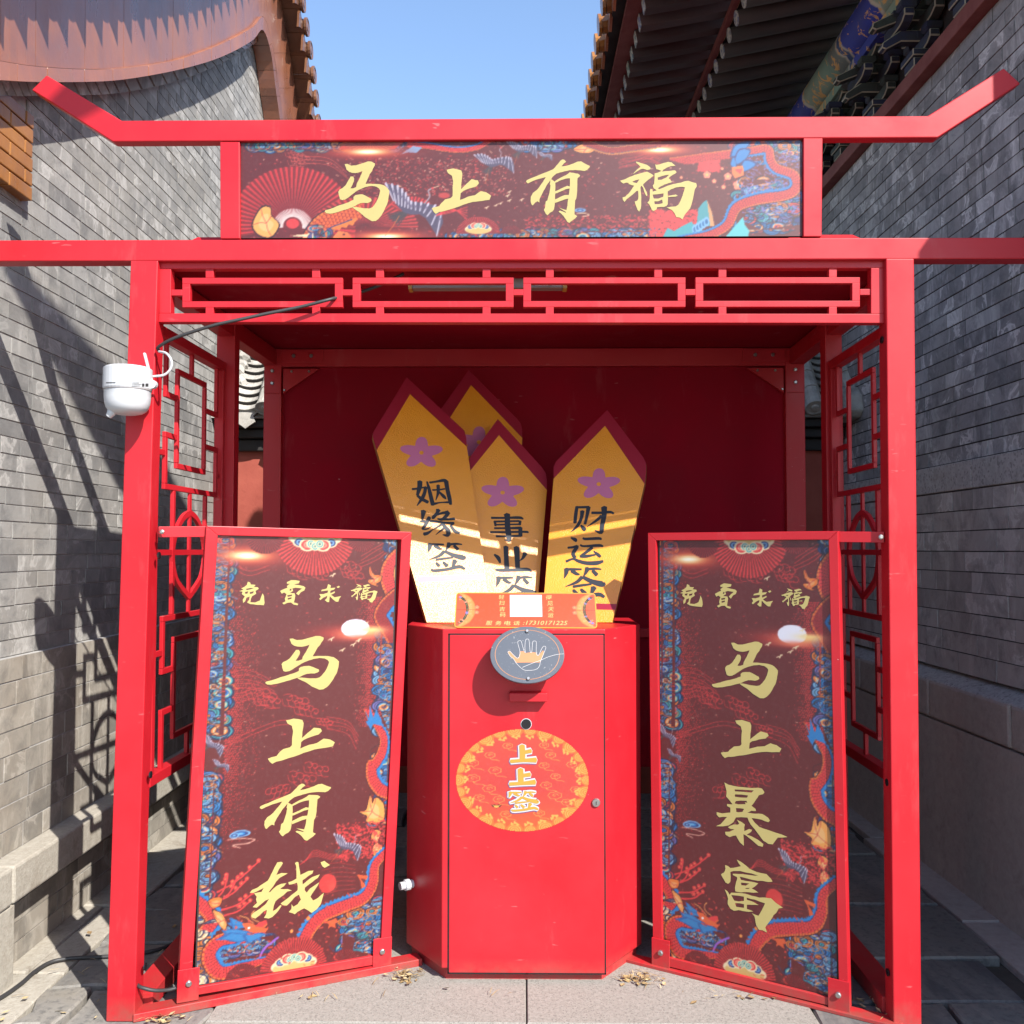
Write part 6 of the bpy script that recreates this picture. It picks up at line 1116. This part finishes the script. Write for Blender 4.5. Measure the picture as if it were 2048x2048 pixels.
YUAN = [[(325,720,90),(300,880,30)],[(265,905,30),(330,905,50),(400,915,30)],[(430,830,60),(360,960,60),(300,1040,30)],[(300,1040,30),(380,1040,25),(470,990,12)],[(330,1130,60),(400,1110,50),(500,1040,12)],[(585,700,80),(560,760,50),(500,830,60),(480,860,30)],[(530,800,40),(650,760,40),(760,745,70)],[(760,745,70),(730,800,60),(650,870,50),(570,860,30)],[(600,870,35),(740,870,40),(870,860,50)],[(440,900,40),(560,910,40),(700,930,40),(860,935,40)],[(650,930,50),(700,1000,60),(760,1080,80),(740,1150,60),(660,1140,15)],[(640,960,40),(560,1010,30),(470,1060,10)],[(690,1020,40),(600,1090,25),(540,1140,10)],[(850,930,50),(800,980,30)],[(800,980,40),(880,1080,60),(960,1110,40)]]
SHI = [[(545,190,130),(555,260,110),(560,450,110),(580,600,110),(590,740,80)],[(590,730,60),(500,710,20)],[(230,265,50),(500,265,45),(800,260,60),(880,290,30)],[(300,330,60),(315,430,40)],[(300,340,40),(800,330,40)],[(815,330,60),(805,410,50)],[(310,405,35),(810,395,35)],[(290,475,40),(500,475,40),(830,470,60)],[(820,460,80),(820,640,80)],[(210,555,45),(500,555,40),(930,550,45),(975,570,30)],[(325,640,45),(520,640,40),(830,630,50)]]
YE = [[(525,850,100),(530,1000,90),(545,1300,100)],[(740,860,110),(750,1000,105),(765,1300,90)],[(290,1010,40),(370,1080,80),(410,1180,40)],[(920,980,90),(870,1080,50),(800,1140,15)],[(310,1315,30),(400,1330,60),(700,1325,65),(950,1315,70),(1050,1350,30)]]
CAI = [[(425,130,60),(400,300,65),(385,450,60)],[(420,145,45),(660,140,50)],[(650,140,80),(620,300,60),(580,470,50)],[(530,215,80),(510,350,60),(450,480,60),(380,560,40),(310,620,10)],[(500,490,30),(560,560,80),(570,600,40)],[(710,250,50),(900,250,50),(1060,235,50),(1135,265,40)],[(950,140,110),(950,300,90),(910,500,80),(890,630,70),(770,592,20)],[(900,310,60),(800,400,50),(620,520,12)]]
YUN = [[(310,730,30),(390,770,70),(410,810,30)],[(250,925,40),(350,915,45),(430,900,60),(380,980,70),(350,1050,70),(390,1120,60)],[(215,1190,50),(350,1140,40),(450,1180,60),(600,1220,70),(800,1220,80),(930,1185,50)],[(540,740,40),(600,755,50),(850,745,55),(895,770,30)],[(490,870,35),(560,895,40),(850,880,55),(930,900,30)],[(720,920,60),(620,1000,60),(490,1090,40)],[(490,1090,50),(600,1090,60),(780,1060,30)],[(750,990,20),(820,1050,60),(880,1100,50)]]
TA = g1(pl1, 810, 940, 8.78); TB = g1(pl2, 960, 1010, 10.17); TC = g1(pl3, 1110, 1000, 9.657)
for S_ in (YIN, YUAN, QIAN): brush(S_, pl1, .0014, 'dark_character', M['ink'], t1, TA)
q2, q3 = aff(400, 1000, 330, 1060, 1285, 1430, 1450, 1640), aff(400, 1000, 180, 895, 1285, 1430, 1310, 1490)
for S_ in (SHI, YE, [[(*q2(x, y), w * 1.25) for x, y, w in st] for st in QIAN]): brush(S_, pl2, .0014, 'dark_character', M['ink'], t2, TB)
for S_ in (CAI, YUN, [[(*q3(x, y), w * 1.2) for x, y, w in st] for st in QIAN]): brush(S_, pl3, .0014, 'dark_character', M['ink'], t3, TC)
# ------------------------------------------------------------ orange notice on the cabinet's front edge
nt = thing('notice_sign', 'orange notice with white square and gold phone number, propped on the cabinet edge', 'sign', floorz(at(1052, 1256, 2.868), ZT))
a, b, c = at(909, 1255.5, 2.868), at(1195.6, 1257, 2.868), at(911.6, 1185.7, 2.950)
NP_ = Plane(a, b - a, c - a); s6 = lambda x, y: NP_.uv(900 + x / 6.0375, 1170 + y / 6.0375)
ll, lr, lt_, lb_ = s6(63, 300)[0], s6(1768, 300)[0], s6(900, 93)[1], s6(900, 520)[1]
nw, nh = lr - ll, lt_ - lb_; rc = .012
def rrect(x0, y0, x1, y1, r, n=5): return [(cx + r * math.cos(a0 + k * math.pi / 2 / n), cy + r * math.sin(a0 + k * math.pi / 2 / n)) for cx, cy, a0 in ((x1 - r, y1 - r, 0), (x0 + r, y1 - r, math.pi / 2), (x0 + r, y0 + r, math.pi), (x1 - r, y0 + r, 1.5 * math.pi)) for k in range(n + 1)]
MB().prism([NP_.pt(u, v, 0) for u, v in rrect(ll, lb_, lr, lt_, rc)], NP_.N * -.004).build('board', M['yellow'], nt)
cv = Canvas(nw, nh, .0008, c8(236, 84, 44)); o6 = lambda x, y: tuple(np.array(s6(x, y)) - (ll, lb_))
for sx in (0, 1):
    fx = lambda x: nw - x if sx else x
    for k, (rx, col) in enumerate(((.060, c8(238, 138, 72)), (.056, c8(240, 150, 84)), (.034, c8(222, 78, 60)), (.030, c8(236, 96, 62)))): cv.disc(fx(0), nh / 2, rx, nh * .52 * (1 - .04 * k), col)
    for k in range(60): a_ = random.uniform(-1.4, 1.4); f = random.uniform(.62, .92); cv.ringdisc(fx(.058 * f * math.cos(a_)), nh / 2 + nh * .5 * f * math.sin(a_), .0028, .0024, [c8(244, 190, 120), c8(226, 110, 60)])
    for k in range(26): a_ = -1.25 + 2.5 * k / 25; cv.flower(fx(.034 * math.cos(a_)) , nh / 2 + nh * .40 * math.sin(a_), .0045, random.choice([c8(90, 84, 60), c8(120, 120, 200), c8(60, 40, 40), c8(240, 150, 130), c8(60, 70, 60)]))
    for sg in (-1, 1): cv.flower(fx(.064), nh / 2 + sg * .010, .007, c8(246, 130, 100))
    cv.line([(fx(.002), nh / 2), (fx(.058), nh / 2)], .0012, c8(190, 40, 30))
e_ = .0035
cv.bake(NP_, ll + e_, lb_ + e_, lr - e_, lt_ - e_, .0016, .0006, 'printed_face', M['print2'], nt, lambda u, v: np.hypot(np.maximum(np.abs(u - (ll + lr) / 2) - (nw / 2 - rc), 0), np.maximum(np.abs(v - (lb_ + lt_) / 2) - (nh / 2 - rc), 0)) < rc - e_)
flatpoly([[s6(722, 122), s6(1108, 122), s6(1115, 386), s6(724, 386)]], NP_, .0011, 'white_square', M['white_print'], nt)
def text(body, pl, x0, y0, x1, y1, tf, mat, parent, w=.0012, shear=0.0, name='printed_text', offset=.0):
    cu = bpy.data.curves.new(name, 'FONT'); cu.body = body; cu.size = 1; cu.resolution_u = 2; cu.offset = offset; to = bpy.data.objects.new(name, cu)
    dg = bpy.context.evaluated_depsgraph_get(); me = bpy.data.meshes.new_from_object(to); P = np.array([v.co[:] for v in me.vertices]); fs = [tuple(p.vertices) for p in me.polygons]
    bpy.data.objects.remove(to)
    if len(P) == 0: return None
    P[:, 0] += shear * P[:, 1]; mn, mx = P.min(0), P.max(0); A_, B2 = tf(x0, y1), tf(x1, y0)
    vs = [pl.pt(A_[0] + (B2[0] - A_[0]) * (p[0] - mn[0]) / (mx[0] - mn[0]), A_[1] + (B2[1] - A_[1]) * (p[1] - mn[1]) / (mx[1] - mn[1]), w) for p in P]
    f0 = fs[0]; flip = (vs[f0[1]] - vs[f0[0]]).cross(vs[f0[2]] - vs[f0[0]]).dot(pl.N) < 0
    return obj(name, vs, [f[::-1] if flip else f for f in fs], mat, parent)
GP = M['gold']
for ch, x, y in zip('轻扫吉码', (620, 625, 632, 635), (148, 218, 293, 362)): text(ch, NP_, x - 34, y - 27, x + 36, y + 27, s6, GP, nt, shear=.12, offset=.008)
for ch, x, y in zip('得见天运', (1192, 1206, 1218, 1216), (152, 224, 296, 368)): text(ch, NP_, x - 36, y - 27, x + 34, y + 27, s6, GP, nt, shear=.12, offset=.008)
for ch, x in zip('服务电话', (470, 584, 692, 806)): text(ch, NP_, x - 40, 436, x + 40, 488, s6, GP, nt, shear=.15, offset=.012)
text(':17310171225', NP_, 880, 436, 1420, 484, s6, GP, nt, shear=.25, offset=.006)
# ------------------------------------------------------------ dry leaves and straw caught round the cabinet and sills
def leaf_patch(c, n, rx, ry, mb):
    for _ in range(n):
        x, y = c[0] + random.gauss(0, rx), c[1] + random.gauss(0, ry); a = random.uniform(0, 6.28); z = random.uniform(.003, .014)
        if random.random() < .6:
            L, w = random.uniform(.015, .05), random.uniform(.0007, .0014); d = Vector((math.cos(a), math.sin(a), random.uniform(-.12, .12))); p = Vector((x, y, z)); k = Vector((-d.y, d.x, 0)) * w
            mb.add([p - d * L / 2 - k, p - d * L / 2 + k, p + k + Vector((0, 0, .003)), p + d * L / 2, p - k + Vector((0, 0, .003))], [(0, 1, 2, 4), (4, 2, 3)])
        else:
            L, w = random.uniform(.012, .03), random.uniform(.004, .010); d = Vector((math.cos(a), math.sin(a), random.uniform(-.2, .3))); p = Vector((x, y, z)); k = Vector((-d.y, d.x, random.uniform(-.4, .4))) * w
            mb.add([p - d * L / 2, p - k, p + Vector((0, 0, -.002)), p + d * L / 2, p + k], [(0, 1, 2), (1, 3, 2), (3, 4, 2), (4, 0, 2)])
mb = MB()
for c, n, rx, ry in (((-.345, 2.87), 62, .030, .024), ((.345, 2.87), 70, .034, .026), ((-.98, 2.63), 50, .03, .03), ((.62, 2.76), 20, .10, .02), ((-.66, 2.74), 12, .12, .02), ((0, 2.78), 5, .3, .04), ((.98, 2.70), 24, .03, .03), ((-1.25, 3.0), 40, .1, .3), ((-.9, 2.9), 40, .08, .12)): leaf_patch(c, n, rx, ry, mb)
lf = obj('leaf_litter', mb.v, mb.f, M['leaf']); tag(lf, 'dry leaves and straw caught along the cabinet foot and poster sills', 'leaf litter', None, 'stuff')
